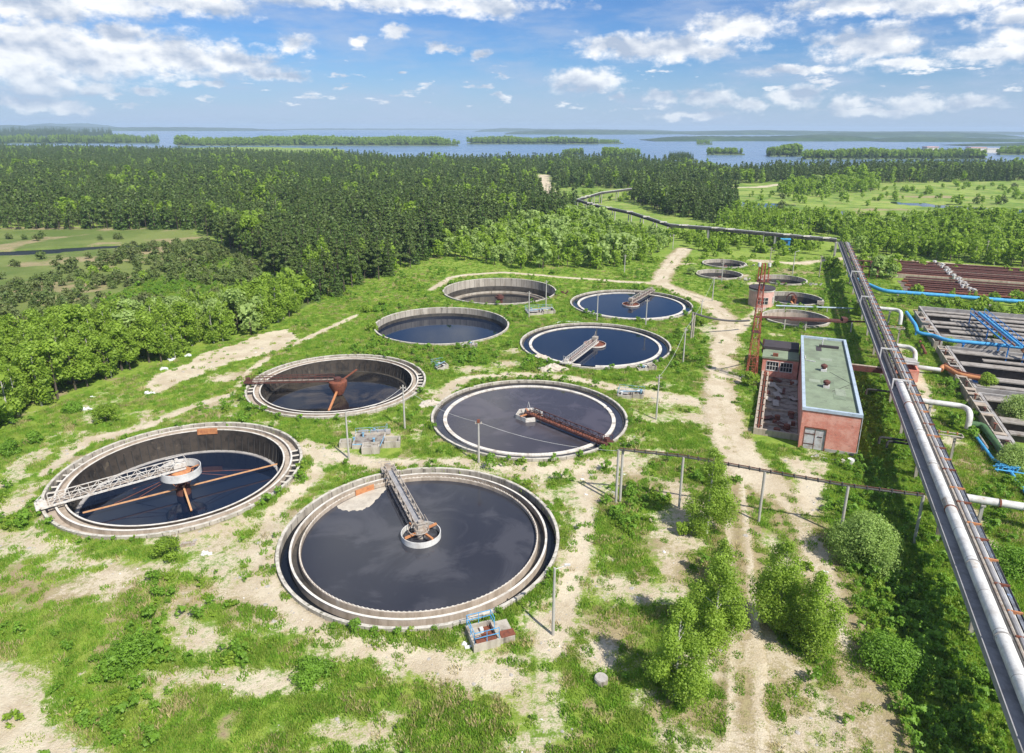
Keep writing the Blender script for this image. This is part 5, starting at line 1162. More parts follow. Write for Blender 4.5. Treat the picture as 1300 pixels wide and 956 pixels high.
Z_RIGHT2 = PW((850,296),(900,298),(985,304),(1045,312),(1048,322),(1010,326),(975,322),(930,320),(900,322),(872,318))
Z_RACK = PW((1066,316),(1098,322),(1135,345),(1146,356),(1112,356),(1092,345),(1078,330)); Z_RACK2 = PW((1040,322),(1058,324),(1084,372),(1098,408),(1080,412),(1068,375),(1046,345))
Z_POND_ROW = PW((985,250),(1110,244),(1115,236),(1000,238))
Z_LAKESTRIP = PW((660,201),(760,203),(800,206),(800,210),(700,209))
pts = []
def fill(Pz, space, kinds, hs, dens=1.0, far_grow=.004, grp='', seed=0, zmax=1e9):
    r = np.random.default_rng(seed+77); xs = [p[0] for p in Pz]; ys = [p[1] for p in Pz]
    bands = [(min(ys), 260), (260, 420), (420, 700), (700, 1300)]
    for y0, y1 in bands:
        y0 = max(y0, min(ys)); y1 = min(y1, max(ys))
        if y1 <= y0: continue
        sp = space+far_grow*max(0, (y0+y1)/2-150)
        X_, Y_ = np.meshgrid(np.arange(min(xs), max(xs), sp), np.arange(y0, y1, sp)); X_ = (X_+r.uniform(-.45,.45,X_.shape)*sp).ravel(); Y_ = (Y_+r.uniform(-.45,.45,Y_.shape)*sp).ravel()
        px, py, k_ = proj(X_, Y_, np.full_like(X_, 5.0)); m_ = in_poly(X_, Y_, Pz) & (px > -110) & (px < 1400) & (r.random(X_.shape) < dens) & (Y_ < shore_y(X_)-12)
        X_, Y_ = X_[m_], Y_[m_]
        for x, y in zip(X_, Y_): pts.append([x, y, grp, kinds, hs, r.random(), r.random(), r.random(), r.random()])
fill(Z_STRIP, 3.1, (('broad',.42),('birch',.33),('pale',.25)), (6, 10.2), 1, grp='strip', seed=1)
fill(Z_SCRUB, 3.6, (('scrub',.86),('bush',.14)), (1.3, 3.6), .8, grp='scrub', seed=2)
fill(Z_CON, 3.0, (('spruce',.38),('pine',.42),('birch',.06),('broad',.14)), (8.5, 14.5), .94, .0045, grp='conifer', seed=3)
fill(Z_BRIGHT, 3.4, (('broad',.48),('pale',.3),('birch',.22)), (3.5, 10), .88, grp='bright', seed=4)
fill(Z_RIGHT, 3.5, (('birch',.5),('broad',.4),('pale',.1)), (5, 9.5), .93, grp='right', seed=5)
fill(Z_RIGHT2, 3.6, (('broad',.55),('bush',.3),('birch',.15)), (3.5, 6.5), .92, grp='right', seed=6)
fill(Z_RACK, 3.4, (('broad',.6),('pale',.4)), (4, 7.5), .9, grp='rack', seed=7); fill(Z_RACK2, 3.6, (('broad',.7),('bush',.3)), (3, 5.5), .75, grp='rack', seed=8)
fill(Z_POND_ROW, 6, (('birch',.4),('broad',.4),('pale',.2)), (7, 12), .8, 0, grp='meadow', seed=9)
r9 = np.random.default_rng(5)
def sprinkle(Pz, n, kinds, hs, grp):
    xs = [p[0] for p in Pz]; ys = [p[1] for p in Pz]; c = 0
    while c < n:
        x, y = r9.uniform(min(xs), max(xs)), r9.uniform(min(ys), max(ys))
        if in_poly(np.array([x]), np.array([y]), Pz)[0]: pts.append([x, y, grp, kinds, hs]+list(r9.random(4))); c += 1
sprinkle(PW((935,270),(935,250),(1060,238),(1300,236),(1300,262),(1060,262)), 120, (('bush',.5),('broad',.3),('scrub',.2)), (1.5, 6.5), 'meadow')
sprinkle(PW((1060,330),(1300,352),(1300,338),(1060,325)), 20, (('bush',1),), (1.4, 2.6), 'meadow')
sprinkle(PW((705,246),(800,240),(795,258),(740,262),(712,262)), 30, (('bush',.7),('birch',.3)), (1.5, 4), 'meadow')
sprinkle(PW((560,350),(640,345),(850,330),(860,345),(760,352),(600,352)), 14, (('bush',1),), (1, 2.2), 'meadow')
sprinkle(PW((870,320),(960,322),(1050,335),(1050,345),(960,345),(870,335)), 22, (('bush',1),), (1.2, 3), 'meadow')
sprinkle(PW((0,300),(150,298),(160,315),(60,350),(0,365)), 16, (('scrub',1),), (1.5, 3), 'scrub')
uB, vB = UV(0,0)
def puv(u, v): return UV(u, v)
sprinkle([puv(192,24),puv(201,26),puv(201,60),puv(192,60)], 34, (('bush',.8),('birch',.2)), (1.4, 3.6), 'pipes')
sprinkle([puv(205.5,27),puv(209,31),puv(209,60),puv(205.5,60)], 16, (('bush',.6),('birch',.4)), (1.8, 3.8), 'pipes')
def clear(x, y, h):
    for k_, (cx, cy, r) in TANKS.items():
        if math.hypot(x-cx, y-cy) < r+1.6: return False
    return True
XY = np.array([(p[0], p[1]) for p in pts]); ok = np.ones(len(pts), bool)
for P_, hw in ((MAIN_ROAD,4.5),(SPUR,3.2),*[(a, b_+2.5) for a, b_ in FARROAD]): ok &= dist_line(XY[:,0], XY[:,1], P_) > hw
dF = dist_line(XY[:,0], XY[:,1], FARLINE)
for P_ in PONDS: ok &= ~in_poly(XY[:,0], XY[:,1], P_)
GL = [PW((45,211),(70,211),(72,205),(44,205)), PW((190,210),(228,206),(228,201),(188,203))]
uu_, vv_ = uvof(XY[:,0], XY[:,1]); ok &= ~((np.abs(vv_-19.3) < 3.2) & (uu_ < 262))
ok &= ~in_poly(XY[:,0], XY[:,1], SLUDGE_PATCH)
cxs, cys = G(205, 372); hole = np.hypot((XY[:,0]-cxs)/17, (XY[:,1]-cys)/11) < 1
T_ = []
for i, p in enumerate(pts):
    if not ok[i] or not clear(p[0], p[1], 1): continue
    x, y, grp, kinds, hs, r1, r2, r3, r4 = p
    if dF[i] < 2.5: continue
    if grp == 'scrub' and (hole[i] or vnoise(np.array([x]), np.array([y]), 11, 4)[0] < .27): continue
    acc = 0; key = kinds[-1][0]; sel = (r1*.6+.4*float(vnoise(np.array([x]), np.array([y]), 22, 6)[0]))
    for k_, w_ in kinds:
        acc += w_
        if sel < acc: key = k_; break
    lo, hi = hs; hh = lo+(hi-lo)*(r2*.6+.4*r4)
    hh *= .72+.50*float(vnoise(np.array([x]), np.array([y]), 24, 12)[0])
    if grp == 'conifer' and vnoise(np.array([x]), np.array([y]), 16, 19)[0] < .12: continue
    if dF[i] < 9: hh = min(hh, 3.6)
    var = int(r3*97) % len(KINDS[key][0]); T_.append((x, y, key, var, hh/KINDS[key][1], r4*6.283, grp))
# shores and islands
def island(Pz, n, hs, kinds):
    xs = [p[0] for p in Pz]; ys = [p[1] for p in Pz]; out = []; c = 0
    while c < n:
        x, y = r9.uniform(min(xs), max(xs)), r9.uniform(min(ys), max(ys))
        if in_poly(np.array([x]), np.array([y]), Pz)[0]:
            q = r9.random(); key = kinds[0] if q < .6 else kinds[1]; var = int(q*97) % len(KINDS[key][0]); out.append((x, y, key, var, r9.uniform(*hs)*(.6+.7*float(vnoise(np.array([x]), np.array([y]), 45, 3)[0]))/KINDS[key][1], q*60, 'isle')); c += 1
    return out
M['shore'] = weathered('island_soil', (.10,.13,.05), (.06,.09,.03), .5, .02, .2, rough=1, bump=0)
ISL = []; islands = []
def isle(x0, x1, yb, depth, n, hs, kinds, name='island', z=1.0):
    a, c = G(x0, yb), G(x1, yb); m_ = 24; rr = random.Random(int(x0+yb)); P_ = []
    for i in range(m_):
        q = i/(m_-1); w_ = depth*max(.06, math.sin(math.pi*q)**.5)*rr.uniform(.75,1.1); P_.append((a[0]+(c[0]-a[0])*q, a[1]+(c[1]-a[1])*q+rr.uniform(0,.06)*depth*math.sin(math.pi*q), w_))
    front = [(x, y) for x, y, w_ in P_]; back = [(x, y+w_) for x, y, w_ in P_][::-1]; ring = front+back
    mb = MB(); n_ = len(ring); cx_, cy_ = sum(p[0] for p in ring)/n_, sum(p[1] for p in ring)/n_
    mb.add([(x, y, -2.5) for x, y in ring]+[(cx_+(x-cx_)*.985, cy_+(y-cy_)*.94, z) for x, y in ring], [(i, (i+1) % n_, n_+(i+1) % n_, n_+i) for i in range(n_)]+[tuple(n_+i for i in range(n_))])
    tag(part(name, mb, M['shore']), kind='structure'); return island(ring, n, hs, kinds)
T2 = []
T2 += isle(222,583,184.5,150,3000,(13,20),('birch','broad')); T2 += isle(592,760,182.5,130,1100,(12,19),('broad','spruce')); T2 += isle(720,792,182,60,160,(6,11),('birch','broad'))
T2 += isle(-120,200,181.5,170,2600,(12,20),('spruce','birch')); T2 += isle(-160,140,173,260,1300,(20,34),('spruce','spruce'))
T2 += isle(765,789,199,36,110,(11,16),('spruce','broad')); T2 += isle(786,812,197.5,22,60,(7,10),('birch','broad')); T2 += isle(849,882,202,36,120,(11,15),('spruce','spruce')); T2 += isle(898,946,196,40,130,(8,12),('spruce','broad'))
T2 += isle(714,742,196.5,26,60,(8,11),('spruce','broad')); T2 += isle(978,1018,198,60,200,(14,19),('spruce','broad')); T2 += isle(1018,1255,201.5,80,1300,(9,14),('spruce','broad')); T2 += isle(1270,1420,196,80,400,(10,14),('broad','spruce'))
T2 += isle(885,905,183,30,30,(8,12),('birch','broad'))
# large far shores as wooded hills
M['hill'] = weathered('distant_wooded_hill', (.03,.06,.03), (.055,.095,.04), .8, .006, .05, rough=1, bump=0)
def hill(x0, x1, yb, hgt, depth, seed):
    a, c = G(x0, yb), G(x1, yb); rr = random.Random(seed); n = 60; rows = ((0,-2),(.02,.55),(.12,.8),(.45,1.0),(1,-.1)); mb = MB(); vs = []
    ph = [rr.uniform(0,6) for _ in range(4)]
    for i in range(n+1):
        q = i/n; e = min(1, 8*q, 8*(1-q))**.6; hh = hgt*e*(.78+.14*math.sin(5*q+ph[0])+.08*math.sin(13*q+ph[1])+.05*rr.uniform(-1,1))
        yy = a[1]+(c[1]-a[1])*q+depth*.06*math.sin(9*q+ph[2])
        for d_, z in rows: vs.append((a[0]+(c[0]-a[0])*q, yy+d_*depth, z*hh if z > 0 else -3))
    m_ = len(rows); mb.add(vs, [(i*m_+j, (i+1)*m_+j, (i+1)*m_+j+1, i*m_+j+1) for i in range(n) for j in range(m_-1)])
    tag(part('hills', mb, M['hill']), kind='structure')
hill(-200,330,166.2,45,1200,1); hill(10,125,164.2,75,900,2); hill(640,1010,170.5,32,1500,3); hill(600,860,167.2,40,1500,4); hill(830,1140,179,20,500,5); hill(1060,1300,174.5,30,900,6); hill(880,1500,171,36,1500,7); hill(1130,1600,180,14,500,8); hill(330,700,165,30,1500,9); hill(1230,1500,185,8,200,10)
# split: the largest in view as trees, the rest as one mass
GRP = {'strip':('trees of the wood strip left of the tanks','tree in the wood strip left of the tanks'),'scrub':('grey green shrubs on the left meadow','shrub on the left meadow scrub'),
 'conifer':('conifers at the front of the great forest','tree at the front of the great forest'),'bright':('bright trees behind the half drained tank','bright leafy tree in the thicket behind the half drained tank'),
 'right':('trees along the far road at the right','tree in the birch thicket right of centre beyond the yard'),'rack':('trees beside the far end of the pipe rack','bushy tree crowding the far end of the pipe rack'),
 'meadow':('bushes scattered on open ground','bush scattered on open grass'),'pipes':('bushes along the thick blue pipe','bush growing along the thick blue pipe')}
NAME = {'birch':('birch_tree','birch','slender birch '),'broad':('broadleaf_tree','tree','round leafy '),'pale':('willow_tree','willow','pale grey green willow '),'spruce':('spruce_tree','spruce','dark pointed spruce '),'pine':('pine_tree','pine','dark open pine '),'scrub':('shrub','shrub','low grey green '),'bush':('bush','bush','bright green ')}
app = []
for i, (x, y, key, var, sc, ro, grp) in enumerate(T_):
    h = sc*KINDS[key][1]; px, py, k_ = proj(np.array(x), np.array(y), np.array(h*.8)); w_ = h*(1.6 if key in ('scrub','bush') else .6)
    app.append((float(h*w_/k_**2) if -5 < px < 1305 and 140 < py < 960 else 0, i))
app.sort(reverse=True); sel = set(i for a, i in app[:255] if a > 0)
def real_tree(x, y, key, var, sx, sz, ro, label, group=None, meshes=None, z=0):
    nm, cat, adj = NAME[key]; cm, tm, _ = (meshes or KINDS[key][0][var]); t = thing(nm, label, cat, (x, y, z), ro, group); t.scale = (sx, sx, sz)
    part('trunk' if key not in ('scrub','bush') else 'stem', tm, None, t); part('crown' if key not in ('scrub','bush') else 'foliage', cm, None, t); return t
def gz(x, y): return float(gheight(np.array([x]), np.array([y]))[0])
massp = []
for i, (x, y, key, var, sc, ro, grp) in enumerate(T_):
    if i in sel:
        tail = GRP[grp][1]; adj = NAME[key][2]; head = {'birch':'slender green birch','broad':'round leafy tree','pale':'pale grey green willow','spruce':'dark pointed spruce','pine':'dark open pine','scrub':'low grey green shrub','bush':'bright green bush'}[key]
        lab = head+' '+tail.split(' ', tail.split(' ').index('in') if 'in' in tail.split(' ') else 0)[-1] if False else head+', '+{'strip':'one of the wood strip left of the tanks','scrub':'on the marshy meadow at the left','conifer':'one of the front row of the great forest','bright':'in the thicket behind the half drained tank','right':'in the thicket beyond the yard at the right','rack':'crowding the far end of the pipe rack','meadow':'scattered on open grass beyond the tanks','pipes':'growing along the thick blue pipe'}[grp]
        real_tree(x, y, key, var, sc*(.9+.2*((i*37) % 10)/10), sc, ro, lab, {'birch':'birches','broad':'leafy trees','pale':'willows','spruce':'spruces','pine':'pines','scrub':'shrubs','bush':'bushes'}[key]+' '+{'strip':'of the left wood strip','scrub':'of the left meadow','conifer':'at the forest front','bright':'behind the half drained tank','right':'of the right thicket','rack':'at the far rack end','meadow':'on open grass','pipes':'along the thick blue pipe'}[grp])
    else: massp.append((x, y, -.05, ro, sc, first[key][var]))
for (x, y, key, var, sc, ro, grp) in T2: massp.append((x, y, .4, ro, sc, first[key][var]))
mass('forest', massp, protos)
print('trees real', len(sel), 'mass', len(massp))
M['l_wil'] = leafmat('light_willow_leaves', (.17,.27,.06), (.33,.45,.12), (.24,.37,.07), .42)
# ------------------------------------------------------------------ hand placed trees and bushes
def own(key, fn, h, w, n, size, lm, bark, tr, base, label, group=None, seed=1, ro=0.0):
    bl = fn(h, w, seed); x, y = G(*base)
    cm = crown_mesh('crown', bl, n, size, M[lm], seed); tm = trunk_mb(h, tr, bl, 9, seed).mesh('trunk', M[bark], True)
    return real_tree(x, y, key, 0, 1, 1, ro, label, group, (cm, tm, None), gz(x, y))
own('birch', birch_blobs, 10.4, 5.2, 20000, .17, 'l_birch','birchbark',.14,(897,678),'tall single birch growing in front of the overhead conduit left of the dirt road',None,11)
own('birch', birch_blobs, 9.0, 5.4, 20000, .165, 'l_birch','birchbark',.13,(905,822),'birch beside the wheel track, right and behind the nearest birch',None,12)
own('birch', birch_blobs, 9.0, 5.2, 20000, .16, 'l_birch','birchbark',.13,(857,884),'nearest birch at the bottom edge, left of the wheel track',None,13)
own('birch', birch_blobs, 5.2, 3.0, 4500, .18, 'l_birch','birchbark',.08,(914,742),'small young birch between the two pairs of birches left of the wheel track',None,14)
own('birch', birch_blobs, 9.0, 5.2, 20000, .165, 'l_birch','birchbark',.14,(984,798),'white stemmed birch between the wheel track and the dirt road, left of its neighbour',None,15)
own('birch', birch_blobs, 8.0, 4.8, 19000, .16, 'l_birch','birchbark',.12,(1029,828),'birch leaning over the dirt road, right of its white stemmed neighbour',None,16)
own('bush', lambda h, w, s_: round_blobs(h, w, s_, -.12, 40), 4.8, 8.8, 32000, .165, 'l_wil','bark',.10,(1096,712),'big round pale willow bush on the grass right of the dirt road',None,21)
own('bush', lambda h, w, s_: round_blobs(h, w, s_, -.3, 40), 2.2, 6.6, 16000, .16, 'l_weed','bark',.06,(1132,848),'low dense bright green thicket at the bottom, right of the dirt road',None,22)
own('bush', lambda h, w, s_: round_blobs(h, w, s_, -.1, 14), 1.6, 2.2, 2500, .16, 'l_broad','bark',.05,(866,678),'small bush at the foot of the tall single birch',None,23)
own('bush', lambda h, w, s_: round_blobs(h, w, s_, -.1, 14), 2.2, 3.6, 3500, .18, 'l_broad','bark',.05,(215,708),'round bush in front of the near rim of the far left tank',None,24)
own('bush', lambda h, w, s_: round_blobs(h, w, s_, -.1, 16), 3.0, 4.6, 4500, .22, 'l_broad','bark',.07,(135,536),'lone round bush in the grass between wood strip and far left tank',None,25)
own('bush', lambda h, w, s_: round_blobs(h, w, s_, -.1, 16), 1.6, 3.6, 3000, .2, 'l_weed','bark',.05,(92,523),'low bush left of the lone round bush',None,26)
own('bush', lambda h, w, s_: round_blobs(h, w, s_, -.1, 16), 1.8, 3.8, 3000, .2, 'l_weed','bark',.05,(14,576),'low bush at the left edge below the wood strip',None,27)
own('bush', lambda h, w, s_: round_blobs(h, w, s_, -.1, 16), 1.5, 3.0, 2400, .2, 'l_weed','bark',.05,(44,562),'low spreading bush right of the left edge bush',None,28)
own('bush', lambda h, w, s_: round_blobs(h, w, s_, -.1, 14), 2.6, 3.8, 3500, .24, 'l_broad','bark',.06,(952,490),'bush hiding the foot of the red lattice mast',None,29)
own('bush', lambda h, w, s_: round_blobs(h, w, s_, -.1, 14), 2.4, 3.6, 2500, .28, 'l_broad','bark',.06,(888,414),'bush beside the post of the hanging cable',None,30)
own('bush', lambda h, w, s_: round_blobs(h, w, s_, -.1, 14), 1.8, 3.2, 2200, .26, 'l_broad','bark',.06,(473,421),'dark bush against the left rim of the bridgeless tank',None,31)
own('bush', lambda h, w, s_: round_blobs(h, w, s_, -.1, 14), 1.6, 3.6, 2200, .26, 'l_broad','bark',.06,(465,396),'bush in the grass behind the bridgeless tank',None,32)
own('bush', lambda h, w, s_: round_blobs(h, w, s_, -.1, 14), 1.4, 2.8, 2000, .26, 'l_broad','bark',.06,(487,388),'smaller bush right of the bush behind the bridgeless tank',None,33)
own('bush', lambda h, w, s_: round_blobs(h, w, s_, -.1, 26), 4.0, 8.0, 9000, .24, 'l_pale','bark',.08,(1299,537),'pale bush growing in the nearest basin at the right edge',None,34)
own('bush', lambda h, w, s_: round_blobs(h, w, s_, -.1, 22), 3.4, 3.6, 5000, .22, 'l_broad','bark',.08,(1250,497),'round bush in the basin left of the pale right edge bush',None,35)
own('bush', lambda h, w, s_: round_blobs(h, w, s_, -.1, 26), 2.4, 6.6, 8000, .2, 'l_pale','bark',.08,(1290,592),'pale low bush around the blue valves at the right edge',None,36)
own('bush', lambda h, w, s_: round_blobs(h, w, s_, -.1, 26), 2.2, 6.6, 8000, .2, 'l_weed','bark',.08,(1283,722),'leafy bush below the nearest silver pipe at the right edge',None,37)
own('bush', lambda h, w, s_: round_blobs(h, w, s_, -.1, 16), 2.6, 4.6, 3500, .24, 'l_broad','bark',.06,(1262,398),'round bush between the thick blue pipe and the blue gantry',None,38)
own('bush', lambda h, w, s_: round_blobs(h, w, s_, -.1, 16), 1.6, 4.4, 3000, .22, 'l_broad','bark',.06,(1203,440),'low bush on the basin edge under the strong blue pipe',None,39)
own('bush', lambda h, w, s_: round_blobs(h, w, s_, -.1, 16), 2.2, 4.4, 3000, .24, 'l_broad','bark',.06,(1265,436),'bush growing in the basin under the blue gantry',None,40)
own('bush', lambda h, w, s_: round_blobs(h, w, s_, -.1, 16), 3.2, 5.2, 3500, .26, 'l_broad','bark',.06,(1092,400),'dark leafy bush against the left side of the pipe rack',None,41)
own('bush', lambda h, w, s_: round_blobs(h, w, s_, -.1, 12), 1.3, 2.6, 2200, .18, 'l_weed','bark',.05,(700,348),'low bush before the thicket behind the half drained tank',None,42)
own('bush', lambda h, w, s_: round_blobs(h, w, s_, -.1, 14), 2.4, 4.0, 2600, .26, 'l_pale','bark',.05,(878,349),'pale bush beside the second small empty tank',None,43)
own('bush', lambda h, w, s_: round_blobs(h, w, s_, -.3, 24), 1.5, 5.4, 7000, .19, 'l_weed','bark',.05,(165,840),'low tangled green bush at the bottom left',None,44)
own('bush', lambda h, w, s_: round_blobs(h, w, s_, -.3, 24), 1.1, 4.6, 5000, .18, 'l_weed','bark',.05,(395,858),'low weeds bush at the bottom below the nearest tank',None,45)
# ------------------------------------------------------------------ grass and weeds
gcol = bpy.data.collections.new('grass_sources')
def tuft(name, n, h, spread, mat_, seed, wide=.05, flat=False):
    r = np.random.default_rng(seed); a = r.uniform(0, 6.28, n); q = spread*np.sqrt(r.random(n)); x, y = q*np.cos(a), q*np.sin(a); hh = h*r.uniform(.5, 1.1, n); d = r.uniform(0, 6.28, n); ln = r.uniform(.1, .6, n)*hh
    b = r.uniform(0, 6.28, n); wx, wy = np.cos(b)*wide/2, np.sin(b)*wide/2
    V_ = np.stack([np.stack([x-wx, y-wy, np.zeros(n)-.04], -1), np.stack([x+wx, y+wy, np.zeros(n)-.04], -1), np.stack([x+wx*.9+ln*np.cos(d)*.4, y+wy*.9+ln*np.sin(d)*.4, hh*.6], -1), np.stack([x+ln*np.cos(d), y+ln*np.sin(d), hh], -1)], 1).reshape(-1, 3)
    ob = bpy.data.objects.new(name, npmesh(name, V_, np.arange(n*4).reshape(-1, 4), [M[mat_]])); gcol.objects.link(ob)
tuft('0_tuft', 46, .26, .55, 'l_grass', 1, .07); tuft('1_tuft', 40, .38, .5, 'l_grass', 2, .08); tuft('2_tuft', 46, .34, .5, 'l_weed', 3, .11)
M['straw'] = leafmat('dry_grass', (.34,.27,.13), (.50,.42,.22), (.42,.36,.17), .3)
for i, (h, w_, n, lm) in enumerate(((.9,1.3,150,'l_weed'),(.7,1.1,130,'l_broad'))):
    P_, nr = blob_points(round_blobs(h, w_, i, -.2, 9), n, i, .6); V_, F_ = leaves(P_, .17, nr, i); ob = bpy.data.objects.new(f'{3+i}_weed', npmesh('weed', V_, F_, [M[lm]])); gcol.objects.link(ob)
tuft('5_straw', 34, .42, .5, 'straw', 6, .05)
r = np.random.default_rng(8); NG = 390000
X_ = r.uniform(-105, 120, NG); Y_ = r.uniform(10, 235, NG); keep = r.random(NG) < np.clip(1.25-Y_/190, .12, 1)
px, py, _k = proj(X_, Y_, np.zeros(NG)); keep &= (px > -190) & (px < 1560) & (_k > 5); X_, Y_ = X_[keep], Y_[keep]
sa, dr, lu, fa = ground_attrs(X_, Y_); nz = fbm(X_, Y_, 3.2, 40); lush_n = fbm(X_, Y_, 9, 44)
rk = r.random(len(X_)); keep = (rk < np.clip(1.5-(sa+(.5-nz)*.9)*2.5, .03, 1)) & (r.random(len(X_)) < np.clip(1.35-dr*1.0+(nz-.5), .06, 1))
for k_, (cx, cy, rr_) in TANKS.items(): keep &= np.hypot(X_-cx, Y_-cy) > rr_+.25
uu_, vv_ = uvof(X_, Y_)
keep &= ~((uu_ > 95.6) & (uu_ < 134) & (vv_ > -1.2) & (vv_ < 12.8)) & ~((uu_ > 98.5) & (uu_ < 190) & (vv_ > 30.7)) & ~((uu_ > 207) & (vv_ > 31)) & ~in_poly(X_, Y_, Z_STRIP)
for p_ in ((686,397,4),(470,566,4.8),(613,812,2),(801,503,2.4),(970,391,3.4)): g_ = G(p_[0], p_[1]); keep &= np.hypot(X_-g_[0], Y_-g_[1]) > p_[2]
X_, Y_, lush_n, lu, nz = X_[keep], Y_[keep], lush_n[keep], lu[keep], nz[keep]
for k_, (cx, cy, rr_) in TANKS.items():
    m_ = 900 if k_ < 9 else 250; a_ = r.uniform(0, 6.28, m_); q_ = rr_+.12+r.exponential(.45, m_); wx_, wy_ = cx+q_*np.cos(a_), cy+q_*np.sin(a_); kk_ = fbm(wx_, wy_, 4, 91) > .46
    X_ = np.append(X_, wx_[kk_]); Y_ = np.append(Y_, wy_[kk_]); c_ = int(kk_.sum()); lush_n = np.append(lush_n, np.full(c_, .55)); lu = np.append(lu, np.full(c_, .3)); nz = np.append(nz, np.full(c_, .5))
n = len(X_)
Zg = gheight(X_, Y_)
q = r.random(n); idx = np.where(q < .45, 0, np.where(q < .72, 1, 2)); weed = (r.random(n) < np.clip((lush_n-.52)*1.1, .004, .2)+lu*.22); idx = np.where(weed, 3+(r.random(n) < .4), idx)
sc = r.uniform(.5, 1.25, n)*np.where(weed, r.uniform(.6, 1.5, n), 1)*np.where(weed, 1.0, 1)*(.75+.5*lush_n)
st_ = (r.random(n) < np.clip((fbm(X_, Y_, 5, 71)-.47)*1.2, .01, .17)) & (lu < .3); idx = np.where(st_, 5, idx)
mass('grass', np.column_stack([X_, Y_, Zg-.02, r.uniform(0, 6.28, n), sc, idx]), gcol)
# loose stones and crumbs of concrete on the bare ground
scol = bpy.data.collections.new('stone_sources')
for i in range(3):
    rs = np.random.default_rng(40+i); q = MB().lathe([(.02,-.3),(.8,-.25),(1,.1),(.7,.5),(.02,.6)], 7, closed=False); v_ = np.array(q.v)*rs.uniform(.75,1.25,(len(q.v),1))*np.array([1,.7+.2*i,.6])
    me = bpy.data.meshes.new('stone'); me.from_pydata([tuple(p) for p in v_], [], q.f); me.materials.append(M['rubble' if i else 'trash']); scol.objects.link(bpy.data.objects.new(f'{i}_stone', me))
NS = 15000; X_ = r.uniform(-75, 80, NS); Y_ = r.uniform(34, 150, NS); sa, dr, lu, fa = ground_attrs(X_, Y_); keep = (r.random(NS) < np.clip(sa*1.1-.15, .02, 1)) & (fbm(X_, Y_, 3, 95) > .44); uu_, vv_ = uvof(X_, Y_)
for k_, (cx, cy, rr_) in TANKS.items(): keep &= np.hypot(X_-cx, Y_-cy) > rr_+.15
keep &= ~((uu_ > 95.6) & (uu_ < 134) & (vv_ > -1.2) & (vv_ < 12.8)) & (dist_line(X_, Y_, MAIN_ROAD) > 1.6); X_, Y_ = X_[keep], Y_[keep]; n = len(X_)
mass('gravel', np.column_stack([X_, Y_, gheight(X_, Y_), r.uniform(0, 6.28, n), .05+.05*r.random(n)+.22*r.random(n)**9, np.where(r.random(n) < .12, 0, 1+(r.random(n) < .5))]), scol)
print('grass', n)
# ------------------------------------------------------------------ air
EH = MB().box(-15500, 15500, -900, 15500, -8, 85)
mt = bpy.data.materials.new('thin_haze'); mt.use_nodes = True; mt.node_tree.nodes.clear(); t = NT(mt.node_tree); out = t.node('ShaderNodeOutputMaterial'); pv = t.node('ShaderNodeVolumePrincipled')
pv.inputs['Color'].default_value = (.62,.80,1,1); pv.inputs['Density'].default_value = 1.15e-4; t.l.new(pv.outputs[0], out.inputs['Volume'])
tag(part('haze', EH, mt), kind='stuff')
# ------------------------------------------------------------------ sun and sky
tip = G(731.8,610.8); base = G(781.8,638.4); hz = Vector((base[0]-tip[0], base[1]-tip[1], 0)); sun_el = math.atan2(7.4, hz.length); hz.normalize()
sdir = Vector((hz.x*math.cos(sun_el), hz.y*math.cos(sun_el), math.sin(sun_el)))
sl = bpy.data.lights.new('sun', 'SUN'); sl.energy = 4.6; sl.angle = R_(.53); sl.color = (1,.955,.88); so = bpy.data.objects.new('sun', sl); COL.objects.link(so); so.rotation_euler = sdir.to_track_quat('Z', 'Y').to_euler(); so.location = (0,0,200)
wd = bpy.data.worlds.new('World'); S.world = wd; wd.use_nodes = True; wd.node_tree.nodes.clear(); t = NT(wd.node_tree); out = t.node('ShaderNodeOutputWorld'); bg = t.node('ShaderNodeBackground'); t.l.new(bg.outputs[0], out.inputs[0])
sky = t.node('ShaderNodeTexSky', sky_type='NISHITA'); sky.sun_disc = False; sky.sun_elevation = sun_el; sky.sun_rotation = math.atan2(sdir.x, sdir.y); sky.altitude = 0; sky.air_density = 1.0; sky.dust_density = .25; sky.ozone_density = 3.0
bg.inputs[1].default_value = .090
tc = t.node('ShaderNodeTexCoord').outputs['Generated']; sp = t.node('ShaderNodeSeparateXYZ'); t.l.new(tc, sp.inputs[0])
az = t.math('ARCTAN2', sp.outputs[0], sp.outputs[1]); el = t.math('ARCSINE', sp.outputs[2])
cb = t.node('ShaderNodeCombineXYZ'); t.put(cb.inputs[0], az); t.put(cb.inputs[1], el); uvv = cb.outputs[0]
def ae(px, py): d = ray(px, py); d = d/np.linalg.norm(d); return math.atan2(d[0], d[1]), math.asin(d[2])
CL = [(150,64,140,22),(110,68,95,30),(205,72,120,22),(300,80,60,13),(60,60,70,34),(18,70,60,36),(150,55,50,22),(30,2,90,24),(140,6,70,13),(245,4,80,13),(500,1,190,11),(620,8,60,13),(375,58,21,11),(458,54,14,7),(500,40,18,8),(612,68,14,8),(562,62,20,6),
 (740,101,46,14),(760,106,34,9),(800,58,70,15),(860,62,75,16),(930,38,60,18),(1105,58,60,20),(1128,48,36,18),(1010,89,58,5),(1145,80,50,7),(1080,4,80,15),(1190,2,110,13),(1290,55,34,20),(1250,70,50,9),(1290,20,40,12),(835,125,20,9),(895,122,34,12),(920,130,30,8),(955,133,24,8),(1010,122,30,12),(1075,130,22,9),(1160,131,34,9),(1232,131,30,8),(790,122,12,6),(1100,142,60,6),(880,147,50,5),
 (50,107,44,12),(120,113,24,9),(18,92,34,10),(45,131,46,8),(90,140,26,5),(190,116,18,5),(345,96,44,5),(250,105,30,4),(10,40,40,12)]
g = t; v0 = uvv
